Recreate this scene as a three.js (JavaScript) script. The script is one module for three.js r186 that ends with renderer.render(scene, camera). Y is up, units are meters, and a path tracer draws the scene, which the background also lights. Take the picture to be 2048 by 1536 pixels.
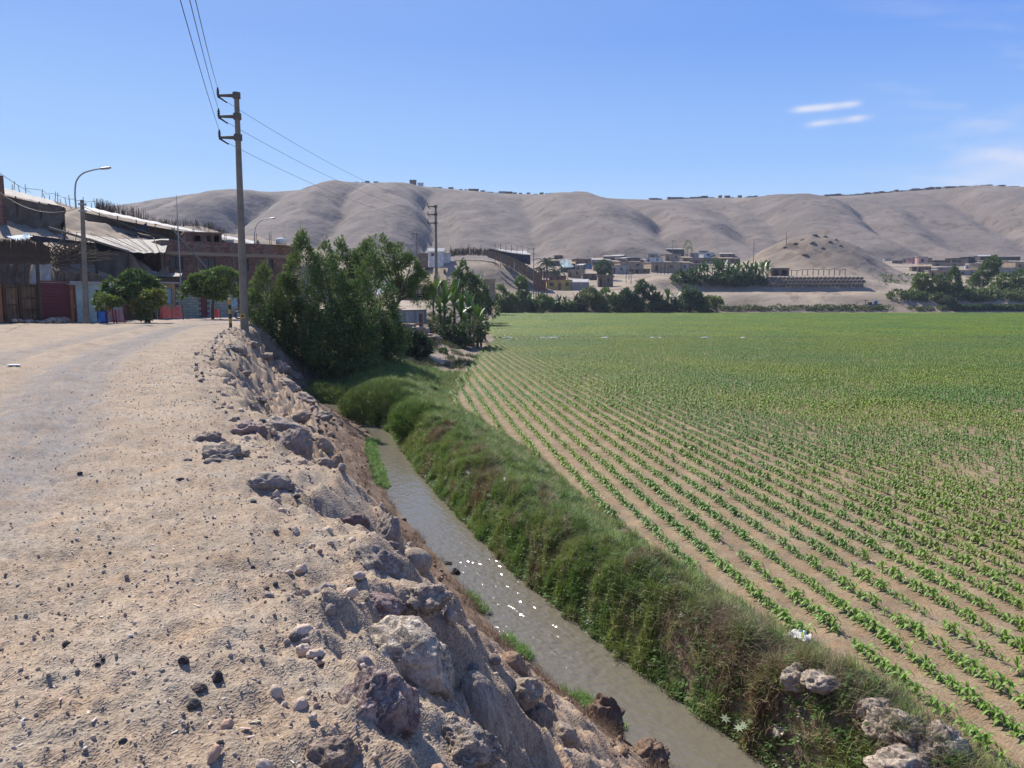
import * as THREE from 'three';
import { mergeGeometries, mergeVertices } from 'three/addons/utils/BufferGeometryUtils.js';
import { createNoise2D, createNoise3D } from 'simplex-noise';

// ---------------------------------------------------------------- camera, sky, sun, exposure
const scene = new THREE.Scene();
const PITCH = 6.61 * Math.PI / 180, EYE = 1.6;
const camera = new THREE.PerspectiveCamera(53.13, 4 / 3, 0.1, 6000);
camera.position.set(0, EYE, 0);
camera.rotation.set(-PITCH, 0, 0);
scene.add(camera);
const renderer = new THREE.WebGLRenderer({ antialias: true });
renderer.setSize(1024, 768);
renderer.toneMapping = THREE.LinearToneMapping;
renderer.toneMappingExposure = 1.52;
renderer.shadowMap.enabled = true;

const SUN_AZ = -37 * Math.PI / 180, SUN_EL = 46 * Math.PI / 180;   // azimuth from straight ahead, negative = left
const sunDir = new THREE.Vector3(Math.sin(SUN_AZ) * Math.cos(SUN_EL), Math.sin(SUN_EL), -Math.cos(SUN_AZ) * Math.cos(SUN_EL));
const sun = new THREE.DirectionalLight(new THREE.Color().setRGB(1.0, 0.93, 0.83), 5);
sun.position.copy(sunDir).multiplyScalar(300);
sun.castShadow = true;
sun.shadow.mapSize.set(4096, 4096);
Object.assign(sun.shadow.camera, { left: -120, right: 160, top: 120, bottom: -120, near: 1, far: 800 });
scene.add(sun, sun.target);

// seeded random numbers and noise
function rng(seed) { let a = seed >>> 0; return () => { a = (a + 0x6D2B79F5) >>> 0; let t = a; t = Math.imul(t ^ (t >>> 15), t | 1); t ^= t + Math.imul(t ^ (t >>> 7), t | 61); return ((t ^ (t >>> 14)) >>> 0) / 4294967296; }; }
const n2 = createNoise2D(rng(11)), n2b = createNoise2D(rng(23)), n3 = createNoise3D(rng(37));
const fbm = (x, y, o = 4) => { let s = 0, a = 0.5, f = 1; for (let i = 0; i < o; i++) { s += a * n2(x * f, y * f); a *= 0.5; f *= 2.03; } return s; };
const fbm3 = (x, y, z, o = 4) => { let s = 0, a = 0.5, f = 1; for (let i = 0; i < o; i++) { s += a * n3(x * f, y * f, z * f); a *= 0.5; f *= 2.03; } return s; };
const clamp = (x, a, b) => Math.min(b, Math.max(a, x)), lerp = (a, b, t) => a + (b - a) * t;
const ss = (a, b, x) => { const t = clamp((x - a) / (b - a), 0, 1); return t * t * (3 - 2 * t); };
const V = (x, y, z) => new THREE.Vector3(x, y, z);

{ // the sky: clear air, paler towards the horizon and the sun, with thin high cloud
  const W = 2048, Hh = 1024, data = new Float32Array(W * Hh * 4), d = V(0, 0, 0);
  const stops = [[-0.2, [0.62, 0.74, 0.90]], [0, [0.64, 0.82, 1.0]], [0.08, [0.53, 0.765, 1.02]], [0.16, [0.325, 0.575, 0.99]], [0.30, [0.165, 0.370, 0.88]], [0.5, [0.12, 0.29, 0.74]], [1.01, [0.08, 0.20, 0.55]]];
  for (let j = 0; j < Hh; j++) for (let i = 0; i < W; i++) {
    const lon = ((i + 0.5) / W - 0.5) * 2 * Math.PI, lat = ((j + 0.5) / Hh - 0.5) * Math.PI;
    d.set(Math.cos(lat) * Math.cos(lon), Math.sin(lat), Math.cos(lat) * Math.sin(lon));
    let k = 0; while (k < stops.length - 2 && d.y > stops[k + 1][0]) k++;
    const t = clamp((d.y - stops[k][0]) / (stops[k + 1][0] - stops[k][0]), 0, 1);
    const c = [0, 1, 2].map((q) => lerp(stops[k][1][q], stops[k + 1][1][q], t));
    const mu = d.dot(sunDir), glow = 0.20 * Math.pow(Math.max(0, mu), 3) + 0.5 * Math.pow(Math.max(0, mu), 60);
    const away = 0.5 - 0.5 * mu;
    c[0] += glow * 0.8 - away * 0.06; c[1] += glow * 0.75 - away * 0.11; c[2] += glow * 0.45 - away * 0.02;
    if (d.y > 0.015) { // cirrus on a flat layer overhead, more of it to the east
      const px = d.x / (d.y + 0.06), pz = d.z / (d.y + 0.06);
      const az = Math.atan2(d.x, -d.z);
      const cover = ss(0.30, 0.85, az) * (1 - ss(2.2, 2.9, Math.abs(az)));
      const streak = fbm(px * 0.55 + 7.3, pz * 1.9 + px * 0.5 + 2.1, 5) + 0.45 * fbm(px * 2.1 + 3, pz * 6 + 5, 3);
      const low = ss(0.185, 0.115, d.y - 0.03 * ss(0.45, 0.65, az) + 0.03 * fbm(az * 7, d.y * 34 + 2, 4)) * ss(0.43, 0.58, az + 0.06 * fbm(az * 6, d.y * 30, 3)) * (0.8 + 0.8 * fbm(az * 6 + 4, d.y * 30, 4));
      const wisps = ss(0.10, 0.60, streak) * cover * ss(0.05, 0.16, d.y);
      const bar = 1.9 * Math.exp(-Math.pow((d.y - 0.2135 - 0.02 * (az - 0.37)) / 0.0024, 2)) * ss(0.325, 0.36, az) * ss(0.42, 0.395, az) * (0.8 + 0.4 * n2(az * 30, d.y * 60))
        + 1.5 * Math.exp(-Math.pow((d.y - 0.1975 - (az - 0.39) * 0.05) / 0.0023, 2)) * ss(0.345, 0.375, az) * ss(0.435, 0.41, az) * (0.8 + 0.4 * n2(az * 34, d.y * 60 + 9));
      const a = clamp(0.62 * low + 0.48 * wisps + 0.75 * Math.max(0, bar), 0, 0.9);
      c[0] = lerp(c[0], 0.82, a); c[1] = lerp(c[1], 0.83, a); c[2] = lerp(c[2], 0.95, a);
    }
    data.set([c[0] * 0.665, c[1] * 0.665, c[2] * 0.665, 1], (j * W + i) * 4);
  }
  const sky = new THREE.DataTexture(data, W, Hh, THREE.RGBAFormat, THREE.FloatType);
  sky.mapping = THREE.EquirectangularReflectionMapping;
  sky.magFilter = sky.minFilter = THREE.LinearFilter;
  sky.colorSpace = THREE.LinearSRGBColorSpace;
  sky.needsUpdate = true;
  scene.background = sky; scene.environment = sky;
}
scene.fog = new THREE.FogExp2(new THREE.Color().setRGB(0.62, 0.70, 0.88), 0.00020);

// ---------------------------------------------------------------- helpers
const taken = new Map();
function numbered(name) { const k = taken.get(name) ?? 0; taken.set(name, k + 1); return k ? name + '_' + String(k).padStart(3, '0') : name; }
const shade = (o) => { o.traverse((m) => { if (m.isMesh) { m.castShadow = true; m.receiveShadow = true; } }); return o; };
function tag(o, label, category, group, kind) {
  if (label) o.userData.label = label;
  if (category) o.userData.category = category;
  if (group) o.userData.group = group;
  if (kind) o.userData.kind = kind;
  return o;
}
function top(name, geo, mat, label, category, group, kind) { const m = new THREE.Mesh(geo, mat); m.name = numbered(name); scene.add(m); return shade(tag(m, label, category, group, kind)); }
function thing(name, label, category, pos, turn = 0, group) { const g = new THREE.Group(); g.name = numbered(name); if (pos) g.position.copy(pos); g.rotation.y = turn; scene.add(g); return tag(g, label, category, group); }
function part(name, geo, mat, parent) { const m = new THREE.Mesh(geo, mat); m.name = name; m.castShadow = m.receiveShadow = true; parent.add(m); return m; }
const merged = (list) => { const gs = list.map((g) => { let q = g.index ? g.toNonIndexed() : g; for (const k of Object.keys(q.attributes)) if (!['position', 'normal', 'uv', 'color'].includes(k)) q.deleteAttribute(k); return q; }); return gs.length === 1 ? gs[0] : mergeGeometries(gs, false); };
function box(w, h, d, x = 0, y = 0, z = 0) { const g = new THREE.BoxGeometry(w, h, d); g.translate(x, y, z); return g; }
function boxUV(g, s = 1) { // uv in metres, from position and the dominant normal
  const p = g.attributes.position, n = g.attributes.normal, uv = new Float32Array(p.count * 2);
  for (let i = 0; i < p.count; i++) {
    const ax = Math.abs(n.getX(i)), ay = Math.abs(n.getY(i)), az = Math.abs(n.getZ(i));
    const a = ax > ay && ax > az ? [p.getZ(i), p.getY(i)] : ay > az ? [p.getX(i), p.getZ(i)] : [p.getX(i), p.getY(i)];
    uv[2 * i] = a[0] * s; uv[2 * i + 1] = a[1] * s;
  }
  g.setAttribute('uv', new THREE.BufferAttribute(uv, 2));
  return g;
}
function cyl(a, b, r0, r1 = r0, seg = 8, caps = false) { // a tapered bar from a to b
  const dir = b.clone().sub(a), L = dir.length(), g = new THREE.CylinderGeometry(r1, r0, L, seg, 1, !caps);
  g.translate(0, L / 2, 0);
  g.applyQuaternion(new THREE.Quaternion().setFromUnitVectors(V(0, 1, 0), dir.normalize()));
  g.translate(a.x, a.y, a.z);
  return g;
}
function tube(pts, r0, r1, seg = 6, n = 10) { // a tapered tube along a curve
  const curve = new THREE.CatmullRomCurve3(pts), g = new THREE.TubeGeometry(curve, n, 1, seg, false), p = g.attributes.position, c = V(0, 0, 0);
  for (let i = 0; i <= n; i++) { curve.getPointAt(i / n, c); const r = lerp(r0, r1, i / n); for (let j = 0; j <= seg; j++) { const k = i * (seg + 1) + j; p.setXYZ(k, c.x + (p.getX(k) - c.x) * r, c.y + (p.getY(k) - c.y) * r, c.z + (p.getZ(k) - c.z) * r); } }
  return g;
}
const rgb = (r, g, b) => new THREE.Color().setRGB(r, g, b);
// a point of the place: bearing and elevation as seen from where the photographer stood, d metres ahead
function P(u, v, d) { const cx = (u - 1024) / 1536, cy = (768 - v) / 1536, s = d / (Math.cos(PITCH) + cy * Math.sin(PITCH)); return V(cx * s, EYE + (cy * Math.cos(PITCH) - Math.sin(PITCH)) * s, -d); }

// ---------------------------------------------------------------- textures
function tileNoise(size, cells, seed) { // periodic value noise in 0..1
  const r = rng(seed), g = new Float32Array(cells * cells).map(() => r()), out = new Float32Array(size * size);
  for (let y = 0; y < size; y++) for (let x = 0; x < size; x++) {
    const fx = x / size * cells, fy = y / size * cells, x0 = Math.floor(fx), y0 = Math.floor(fy), tx = fx - x0, ty = fy - y0, sx = tx * tx * (3 - 2 * tx), sy = ty * ty * (3 - 2 * ty), x1 = (x0 + 1) % cells, y1 = (y0 + 1) % cells;
    out[y * size + x] = lerp(lerp(g[y0 * cells + x0], g[y0 * cells + x1], sx), lerp(g[y1 * cells + x0], g[y1 * cells + x1], sx), sy);
  }
  return out;
}
function tileFbm(size, cells, oct, seed, gain = 0.55) { const out = new Float32Array(size * size); let a = 1, t = 0; for (let o = 0; o < oct; o++) { const n = tileNoise(size, Math.min(size, cells << o), seed + o * 17); for (let i = 0; i < out.length; i++) out[i] += a * n[i]; t += a; a *= gain; } for (let i = 0; i < out.length; i++) out[i] /= t; return out; }
function tex(size, fn, srgb, repeat = 1) {
  const data = new Uint8Array(size * size * 4);
  for (let i = 0; i < size * size; i++) { const c = fn(i, i % size, (i / size) | 0); data.set(typeof c === 'number' ? [c * 255, c * 255, c * 255, 255].map((q) => clamp(q, 0, 255)) : [...c.map((q) => clamp(q * 255, 0, 255)), 255], i * 4); }
  const t = new THREE.DataTexture(data, size, size, THREE.RGBAFormat);
  t.wrapS = t.wrapT = THREE.RepeatWrapping; t.magFilter = t.minFilter = THREE.LinearFilter; t.repeat.set(repeat, repeat);
  if (srgb) t.colorSpace = THREE.SRGBColorSpace;
  t.needsUpdate = true;
  return t;
}
const TX = {};
{
  const S = 1024, coarse = tileFbm(S, 6, 5, 101), fine = tileFbm(S, 90, 3, 202, 0.7), grit = tileNoise(S, 256, 303), hue = tileFbm(S, 9, 4, 404);
  TX.dirt = tex(S, (i) => { const b = 0.90 + 0.16 * (coarse[i] - 0.5) + 0.30 * (fine[i] - 0.5) + 0.22 * (grit[i] - 0.5) + (grit[i] > 0.92 ? 0.10 : 0) - (grit[i] < 0.075 ? 0.26 : 0); const h = (hue[i] - 0.5) * 0.10; return [b + h, b, b - h]; }, true, 1 / 1.7);
  TX.dirtBump = tex(S, (i) => 0.30 * coarse[i] + 0.45 * fine[i] + 0.25 * grit[i], false, 1 / 1.7);
  TX.rock = tex(512, (() => { const a = tileFbm(512, 5, 6, 505, 0.6), b = tileFbm(512, 24, 4, 606), c = tileFbm(512, 4, 4, 707); return (i) => { const vein = Math.abs(c[i] - 0.5) < 0.014 ? 0.16 : 0; const q = 0.88 + 0.34 * (a[i] - 0.5) + 0.26 * (b[i] - 0.5) + vein; return [q, q, q]; }; })(), true, 1 / 0.7);
  TX.rockBump = tex(512, (() => { const a = tileFbm(512, 6, 6, 808, 0.6), b = tileFbm(512, 40, 3, 909); return (i) => 0.6 * a[i] + 0.4 * b[i]; })(), false, 1 / 0.7);
  TX.hill = tex(1024, (() => { const a = tileFbm(1024, 10, 6, 111, 0.62), b = tileNoise(1024, 512, 222), c = tileFbm(1024, 24, 4, 333); return (i) => { const q = 0.89 + 0.22 * (a[i] - 0.5) + 0.12 * (b[i] - 0.5) - (c[i] > 0.66 ? 0.12 : 0), h = 0.05 * (c[i] - 0.5); return [q + h, q, q - h]; }; })(), true, 1 / 90);
  TX.hillBump = tex(1024, (() => { const a = tileFbm(1024, 12, 6, 444, 0.6); return (i) => a[i]; })(), false, 1 / 90);
  TX.water = tex(512, (() => { const a = tileFbm(512, 7, 4, 555, 0.6), b = tileFbm(512, 18, 3, 666, 0.6); return (i) => 0.55 * a[i] + 0.45 * b[i]; })(), false, 1);
  TX.cloth = tex(256, (() => { const a = tileFbm(256, 6, 5, 777, 0.6), b = tileNoise(256, 128, 888); return (i) => { const q = 0.90 + 0.3 * (a[i] - 0.5) + 0.16 * (b[i] - 0.5); return [q, q, q]; }; })(), true, 1 / 3);
  TX.brick = tex(512, (() => { const a = tileFbm(512, 5, 5, 999, 0.6), r = rng(1001), tone = Array.from({ length: 4096 }, () => 0.78 + 0.34 * r()); return (i, x, y) => { const row = (y / 16) | 0, sh = (row % 2) * 20, col = ((x + sh) / 42.67) | 0, m = (y % 16) < 3 || ((x + sh) % 42.67) < 3; const q = (m ? 0.62 : tone[(row * 61 + col * 7) % 4096]) * (0.85 + 0.35 * (a[i] - 0.5)); return m ? [q, q * 0.98, q * 0.95] : [q, q * 0.9, q * 0.86]; }; })(), true, 1 / 3.2);
  TX.reed = tex(256, (() => { const r = rng(1203), tone = Array.from({ length: 256 }, () => 0.55 + 0.45 * r()), a = tileFbm(256, 4, 4, 1301); return (i, x, y) => { const q = tone[(x >> 1)] * (0.75 + 0.5 * (a[i] - 0.2)) * ((x & 1) && tone[(x * 3) % 256] < 0.62 ? 0.5 : 1); return [q, q * 0.93, q * 0.84]; }; })(), true, 1 / 1.6);
  TX.plaster = tex(256, (() => { const a = tileFbm(256, 3, 6, 1401, 0.6), b = tileFbm(256, 14, 3, 1402); return (i) => { const q = 0.90 + 0.26 * (a[i] - 0.5) + 0.16 * (b[i] - 0.5); return [q, q, q * 0.98]; }; })(), true, 1 / 2.6);
}
const std = (c, roughness, o = {}) => new THREE.MeshStandardMaterial({ color: Array.isArray(c) ? rgb(...c) : c, roughness, side: THREE.DoubleSide, ...o });
const phy = (c, roughness, o = {}) => new THREE.MeshPhysicalMaterial({ color: Array.isArray(c) ? rgb(...c) : c, roughness, side: THREE.DoubleSide, ...o });
const mats = {
  dirt: std([1, 1, 1], 1, { vertexColors: true, map: TX.dirt, bumpMap: TX.dirtBump, bumpScale: 0.016, side: THREE.FrontSide }),
  soil: std([1, 1, 1], 1, { vertexColors: true, map: TX.dirt, bumpMap: TX.dirtBump, bumpScale: 0.016, side: THREE.FrontSide }),
  sand: std([1, 1, 1], 1, { vertexColors: true, map: TX.hill, bumpMap: TX.hillBump, bumpScale: 0.7, side: THREE.FrontSide }),
  hill: std([1, 1, 1], 1, { vertexColors: true, map: TX.hill, bumpMap: TX.hillBump, bumpScale: 0.8, side: THREE.FrontSide }),
  rock: std([1, 1, 1], 0.92, { vertexColors: true, map: TX.rock, bumpMap: TX.rockBump, bumpScale: 0.02, side: THREE.FrontSide }),
  concrete: std([0.235, 0.205, 0.160], 0.9, { map: TX.plaster }),
  darkConcrete: std([0.15, 0.135, 0.115], 0.9, { map: TX.plaster }),
  steel: std([0.30, 0.31, 0.32], 0.5, { metalness: 0.6 }),
  black: std([0.03, 0.03, 0.035], 0.6),
  wire: std([0.05, 0.05, 0.055], 0.6),
  pane: std([0.02, 0.022, 0.026], 0.18, { side: THREE.FrontSide }),
  dark: std([0.035, 0.032, 0.03], 0.9),
  brick: std([0.40, 0.215, 0.155], 0.95, { map: TX.brick }),
  brickDull: std([0.33, 0.22, 0.165], 0.95, { map: TX.brick }),
  adobe: std([0.38, 0.295, 0.20], 1, { map: TX.plaster }),
  adobeDark: std([0.22, 0.17, 0.125], 1, { map: TX.plaster }),
  grey: std([0.34, 0.33, 0.31], 0.95, { map: TX.plaster }),
  white: std([0.72, 0.72, 0.70], 0.85, { map: TX.plaster }),
  paleBlue: std([0.42, 0.56, 0.56], 0.9, { map: TX.plaster }),
  skyBlue: std([0.30, 0.46, 0.58], 0.8, { map: TX.plaster }),
  yellow: std([0.62, 0.46, 0.15], 0.9, { map: TX.plaster }),
  pink: std([0.55, 0.33, 0.30], 0.9, { map: TX.plaster }),
  tin: std([0.46, 0.45, 0.43], 0.75, { map: TX.cloth }),
  tarp: std([0.40, 0.365, 0.31], 0.85, { map: TX.cloth }),
  net: std([0.060, 0.056, 0.050], 0.95, { map: TX.cloth }),
  netBrown: std([0.15, 0.125, 0.092], 0.95, { map: TX.cloth }),
  netBlue: std([0.030, 0.036, 0.05], 0.9, { map: TX.cloth }),
  blueTarp: std([0.10, 0.22, 0.36], 0.7, { map: TX.cloth }),
  reed: std([0.36, 0.28, 0.195], 1, { map: TX.reed }),
  reedDark: std([0.24, 0.195, 0.145], 1, { map: TX.reed }),
  wood: std([0.22, 0.155, 0.105], 0.95, { map: TX.reed }),
  woodGrey: std([0.20, 0.17, 0.14], 0.95, { map: TX.reed }),
  bark: std([0.115, 0.088, 0.062], 1, { map: TX.rock }),
  redPaint: std([0.135, 0.026, 0.028], 0.7),
  redDoor: std([0.17, 0.032, 0.03], 0.7, { map: TX.plaster }),
  orange: std([0.42, 0.20, 0.09], 0.9, { map: TX.plaster }),
  brownDoor: std([0.26, 0.10, 0.06], 0.8, { map: TX.plaster }),
  netRed: std([0.62, 0.10, 0.10], 0.8),
  bluePlastic: std([0.02, 0.12, 0.42], 0.45),
  plastic: std([0.58, 0.57, 0.55], 0.7),
  yellowPaint: std([0.42, 0.27, 0.05], 0.7),
};
const leafMat = (t = 0.35) => phy([1, 1, 1], 0.72, { vertexColors: true, transmission: t, thickness: 0, specularIntensity: 0.5 });
mats.leaf = leafMat(0.48); mats.leafBright = leafMat(0.45); mats.blade = leafMat(0.38);
// ---------------------------------------------------------------- the lie of the land (x to the right, d ahead)
function track(list, widen = 0.10) { const lin = (d) => { let k = 0; while (k < list.length - 2 && d > list[k + 1][0]) k++; const [a, b] = [list[k], list[k + 1]]; return a[1] + (b[1] - a[1]) * (d - a[0]) / (b[0] - a[0]); }; return (d) => { const w = widen * Math.abs(d) + 0.3; return (lin(d - w) + 2 * lin(d) + lin(d + w)) / 4; }; }
const roadEdge = track([[-14, 1.2], [0, -0.25], [2.4, -0.55], [3.6, -0.75], [4.7, -1.0], [5.9, -1.35], [7.15, -1.85], [8.7, -2.6], [11.7, -4.1], [14.5, -5.5], [19, -7.5], [24.7, -9.4], [38, -13.6], [46, -14], [55, -12.5], [64, -10.5], [75, -8], [95, -7], [200, -8]], 0.05);
const waterL = track([[-14, 9], [0, 5], [3, 3.9], [6, 2.72], [8.4, 1.52], [11, 0.0], [14, -1.05], [19.8, -3.3], [25, -4.6], [28.5, -5.15], [31, -6.2], [34, -7.8], [37, -9.3], [44, -12]], 0.03);
const waterR = track([[-14, 10.2], [0, 6.2], [3, 5.05], [6, 3.8], [8.6, 2.65], [11, 1.46], [14, 0.12], [18.3, -1.38], [21.4, -2.4], [26, -3.75], [29, -4.5], [30.5, -5.3], [33, -6.5], [36, -8], [44, -11]], 0.03);
const fieldEdge = track([[-14, 12], [0, 7.3], [5, 5.3], [7.1, 4.55], [8.6, 4.1], [10.4, 3.5], [13.5, 2.35], [17.4, 1.40], [22.5, 0.25], [28, -1.4], [33, -3.0], [45, -3.1], [64, -2.7], [79, -1.9], [95, -3.4], [118, -4.2], [160, -4.0], [200, -4]], 0.03);
const WATER = -3.65, FIELD = -3.0, ROW = 0.137, SPACING = 0.52;
const rowCoord = (x, d) => (x + ROW * d) / Math.hypot(1, ROW) / SPACING;

function plateau(x, d) { // street level and the sandy hillside behind it
  let y = -0.2 * ss(40, 50, d) + 1.1 * ss(60, 95, d) + 1.0 * ss(100, 190, d);
  const front = d < 66 ? lerp(-30.6, -25.2, clamp((d - 44) / 21, -0.4, 1)) : lerp(lerp(-25.2, -33, ss(66, 68, d)), -16, ss(84, 94, d));
  const g = ss(0, 5.5, front - 0.9 - x) * ss(-11, -24, x), dd = Math.min(d, 114);
  const hs = 3.4 + 0.085 * (dd - 52) + 0.185 * (-33 - x) + 1.3 * fbm(x * 0.06, d * 0.06, 4) + 0.35 * fbm(x * 0.4, d * 0.4, 3) - 0.10 * Math.max(0, d - 118);
  y = lerp(y, Math.max(y, hs), g);
  y += 0.45 * Math.exp(-(((x + 33) / 3.5) ** 2 + ((d - 41) / 4) ** 2)) + 0.05 * fbm(x * 0.3, d * 0.3, 3);
  return y;
}
const knollAt = V(105, 0, -272), moundAt = V(-13, 0, -234);
const ridge = track([[-900, 470], [0, 446], [200, 425], [280, 415], [340, 405], [430, 392], [470, 390], [560, 391], [640, 384], [700, 373], [760, 374], [830, 378], [900, 384], [1000, 393], [1100, 396], [1200, 402], [1300, 406], [1400, 402], [1500, 401], [1600, 400], [1700, 396], [1800, 388], [1900, 383], [1960, 380], [2048, 384], [2300, 400], [3200, 430]], 0.004);
const RD = 650, HB = 415;
function farLand(x, d) {
  let y = -3 + 4.2 * ss(197, 209, d) + 0.088 * Math.max(0, Math.min(d, HB) - 206) + 0.5 * fbm(x * 0.035, d * 0.05, 4) * ss(200, 230, d);
  // the village mound, the conical knoll and a cut sand terrace
  y += 8.4 * Math.exp(-Math.pow(((x - moundAt.x) / 19) ** 2 + ((d - 234) / 18) ** 2, 1.7));
  const kr = Math.hypot((x - knollAt.x) / 1.06, (d - 272) / 1.0) / 33 + 0.05 * fbm(x * 0.05, d * 0.05, 3);
  y += 15.5 * Math.pow(0.5 + 0.5 * Math.cos(Math.PI * Math.min(1, kr / 1.12)), 0.92) + 0.7 * ss(1, 0.4, kr) * fbm(x * 0.12, d * 0.12, 4);
  y += 3.4 * ss(30, 46, x) * ss(128, 96, x) * ss(222, 229, d + 0.02 * (x - 80) + 1.4 * fbm(x * 0.08, 3, 3)) * ss(262, 240, d);
  if (x > 60) y += 1.2 * ss(60, 90, x) * Math.exp(-(((d - 214) / 6) ** 2)) * fbm(x * 0.07, d * 0.1, 3);
  if (d > HB) { // the bare hill range with rounded spurs
    const q = clamp((d - HB) / (RD - HB), 0, 1.6), u = 1024 + x / RD * 1536 * (RD / Math.max(d, 520)) ** 0.25, top = EYE + RD * (590 - ridge(u)) / 1536;
    const s = Math.min(q, 1), base = y, prof = 0.30 * s + 0.70 * Math.pow(Math.sin(s * Math.PI / 2), 1.55);
    y = lerp(base, top, prof);
    const wx = x + 15 * fbm(d * 0.006 + 3, x * 0.003, 3) + (d - HB) * 0.06 * Math.sin(x * 0.013 + 1.3);
    const spur = (f, ph) => Math.abs(Math.sin(wx * f + ph + 1.25 * fbm(wx * 0.006 + ph, 0.3, 2)));
    const env = Math.pow(Math.sin(clamp(0.13 + 0.87 * s, 0, 1) * Math.PI), 0.8) * ss(0, 0.07, s) * ss(1.0, 0.72, s);
    y += env * (13 * (Math.pow(spur(0.021, 0.4), 0.85) - 0.62) + 11.0 * (Math.pow(spur(0.044, 2.1), 0.8) - 0.65) + 0.9 * (Math.pow(spur(0.15, 0.7), 0.7) - 0.6) + 1.5 * fbm(x * 0.03, d * 0.02, 3)) + 0.6 * env * fbm(x * 0.11, d * 0.07, 3);
    if (d > RD) y = top - 0.05 * (d - RD) + 0.5 * fbm(x * 0.05, d * 0.05, 2);
  }
  return y;
}
function land(x, d) {
  if (d > 190) { const far = farLand(x, d); if (x > -9) return d > 197 ? far : FIELD; return lerp(plateau(x, d), far, ss(190, 222, d)); }
  const xf = fieldEdge(d);
  if (x > xf) { // the ploughed field
    const r = rowCoord(x, d), fade = ss(90, 40, d);
    return FIELD + fade * (0.035 * Math.cos(r * 2 * Math.PI) + 0.03 * fbm(x * 1.9, d * 1.9, 3) + 0.025 * ss(14, 9, d) * fbm(x * 9, d * 9, 2));
  }
  const jag = d < 60 ? 0.32 * n2(d * 0.55 + 4, 1.7) + 0.20 * n2(d * 1.5, 8.2) + 0.07 * n2(d * 4.2, 3) : 0;
  const xe = roadEdge(d) + jag * clamp(d / 6, 0.25, 1), up = d < 38 ? 0 : plateau(x, d);
  const o = x - roadEdge(d);
  let top = 0;
  if (x < xe + 1.2) { // the dirt road
    let y = d > 30 ? lerp(0, plateau(x, d), ss(30, 46, d)) : 0;
    const rut = 0.035 * Math.sin(o * 5.4 + 0.5 * n2(d * 0.2, 2)) * ss(-1.3, -2.2, o) * ss(-6.5, -4.5, o);
    y += 0.05 * fbm(x * 0.35, d * 0.35, 3) + rut;
    y += 0.028 * fbm(x * 2.6, d * 2.6, 3) * ss(40, 15, d) + 0.011 * n2(x * 6.3, d * 6.3 + 9) * ss(20, 8, d) + 0.012 * n2(x * 10, d * 10) * ss(14, 6, d) + 0.0045 * n2(x * 19, d * 19) * ss(7, 3.5, d);
    const lip = ss(-0.9, 0, x - xe);
    y += lip * (-0.10 + 0.09 * fbm(x * 1.7 + 5, d * 1.7, 4) * ss(60, 25, d));
    if (x < xe) return y;
    top = y + 0.10;
  }
  const canal = ss(47, 38, d);
  if (d >= 47) return lerp(plateau(xe, d) - 0.1, FIELD, Math.pow(ss(0, 1, (x - xe) / (xf - xe)), 0.85)) + 0.22 * fbm(x * 0.8, d * 0.8, 4);
  const wl = waterL(d), wr = waterR(d);
  let y;
  if (x < wl) { // the eroded bank
    const s = (x - xe) / (wl - xe), q = x - xe;
    const st = ss(5.5, 12, d), prof = lerp(0.80, 0.74, st) * Math.pow(s, lerp(1.02, 0.92, st)) + lerp(0.20, 0.26, st) * ss(0.02, 0.40, s);
    y = -0.10 + (WATER + 0.06) * prof + top * ss(1.0, 0, q);
    const env = Math.pow(Math.sin(Math.PI * clamp(s, 0.02, 0.97)), 0.55);
    const rid = 1 - Math.abs(fbm(x * 0.75 + 9, d * 0.75, 4)) * 2.4, chunk = fbm(x * 2.1, d * 2.1 + 4, 4), crag = 1 - Math.abs(n2(x * 3.6, d * 3.6)) * 2;
    y += env * (lerp(0.15, 0.26, st) * rid * ss(0.85, 0.3, s) + lerp(0.11, 0.17, st) * chunk * ss(1.0, 0.55, s) + (0.035 + 0.025 * st + 0.05 * ss(6, 12, d)) * ss(26, 15, d) * crag * ss(0.95, 0.5, s) + 0.10 * ss(12, 22, d) * fbm(x * 1.7 + 3, d * 1.1, 3) + 0.028 * ss(20, 11, d) * n2(x * 9, d * 9) + 0.014 * n2(x * 15, d * 15) * ss(14, 6, d));
    const band = 0.5 + 0.5 * Math.sin(y * 9 + 2.5 * n2(x * 0.9, d * 0.9)); y += lerp(0.06, 0.10, st) * env * band * ss(0.8, 0.2, s);
    y += 0.045 * ss(18, 9, d) * Math.max(0, n2(d * 5.5, q * 0.8)) * env * ss(0.4, 0.9, s);
  } else if (x < wr) { const s = (x - wl) / (wr - wl); y = WATER - 0.32 * Math.sin(Math.PI * s) - 0.01; }
  else { // the grassy berm
    const s = (x - wr) / Math.max(0.3, xf - wr), w = xf - wr;
    y = WATER + 0.02 + (0.58 + 0.08 * n2(d * 0.8, 5)) * ss(0, 0.17, s) + (0.40 + 0.14 * n2(d * 0.6, 9)) * ss(0.06, 0.36, s) - 0.36 * ss(0.42, 1, s);
    y = lerp(y, FIELD, ss(0.9, 1, s));
    y += Math.sin(Math.PI * clamp(s, 0, 1)) * (0.15 * fbm(x * 1.5, d * 1.5, 3) + 0.05 * n2(x * 5, d * 5));
    if (d > 29) y += 0.45 * Math.exp(-(((x + 5.3) / 1.7) ** 2 + ((d - 33.2) / 1.6) ** 2));
  }
  if (d > 38) { const slope = lerp(up - 0.1, FIELD, Math.pow(ss(0, 1, (x - xe) / (xf - xe)), 0.85)); y = lerp(slope, y, canal); }
  return y;
}
const ground = (x, z) => land(x, -z);
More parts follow.
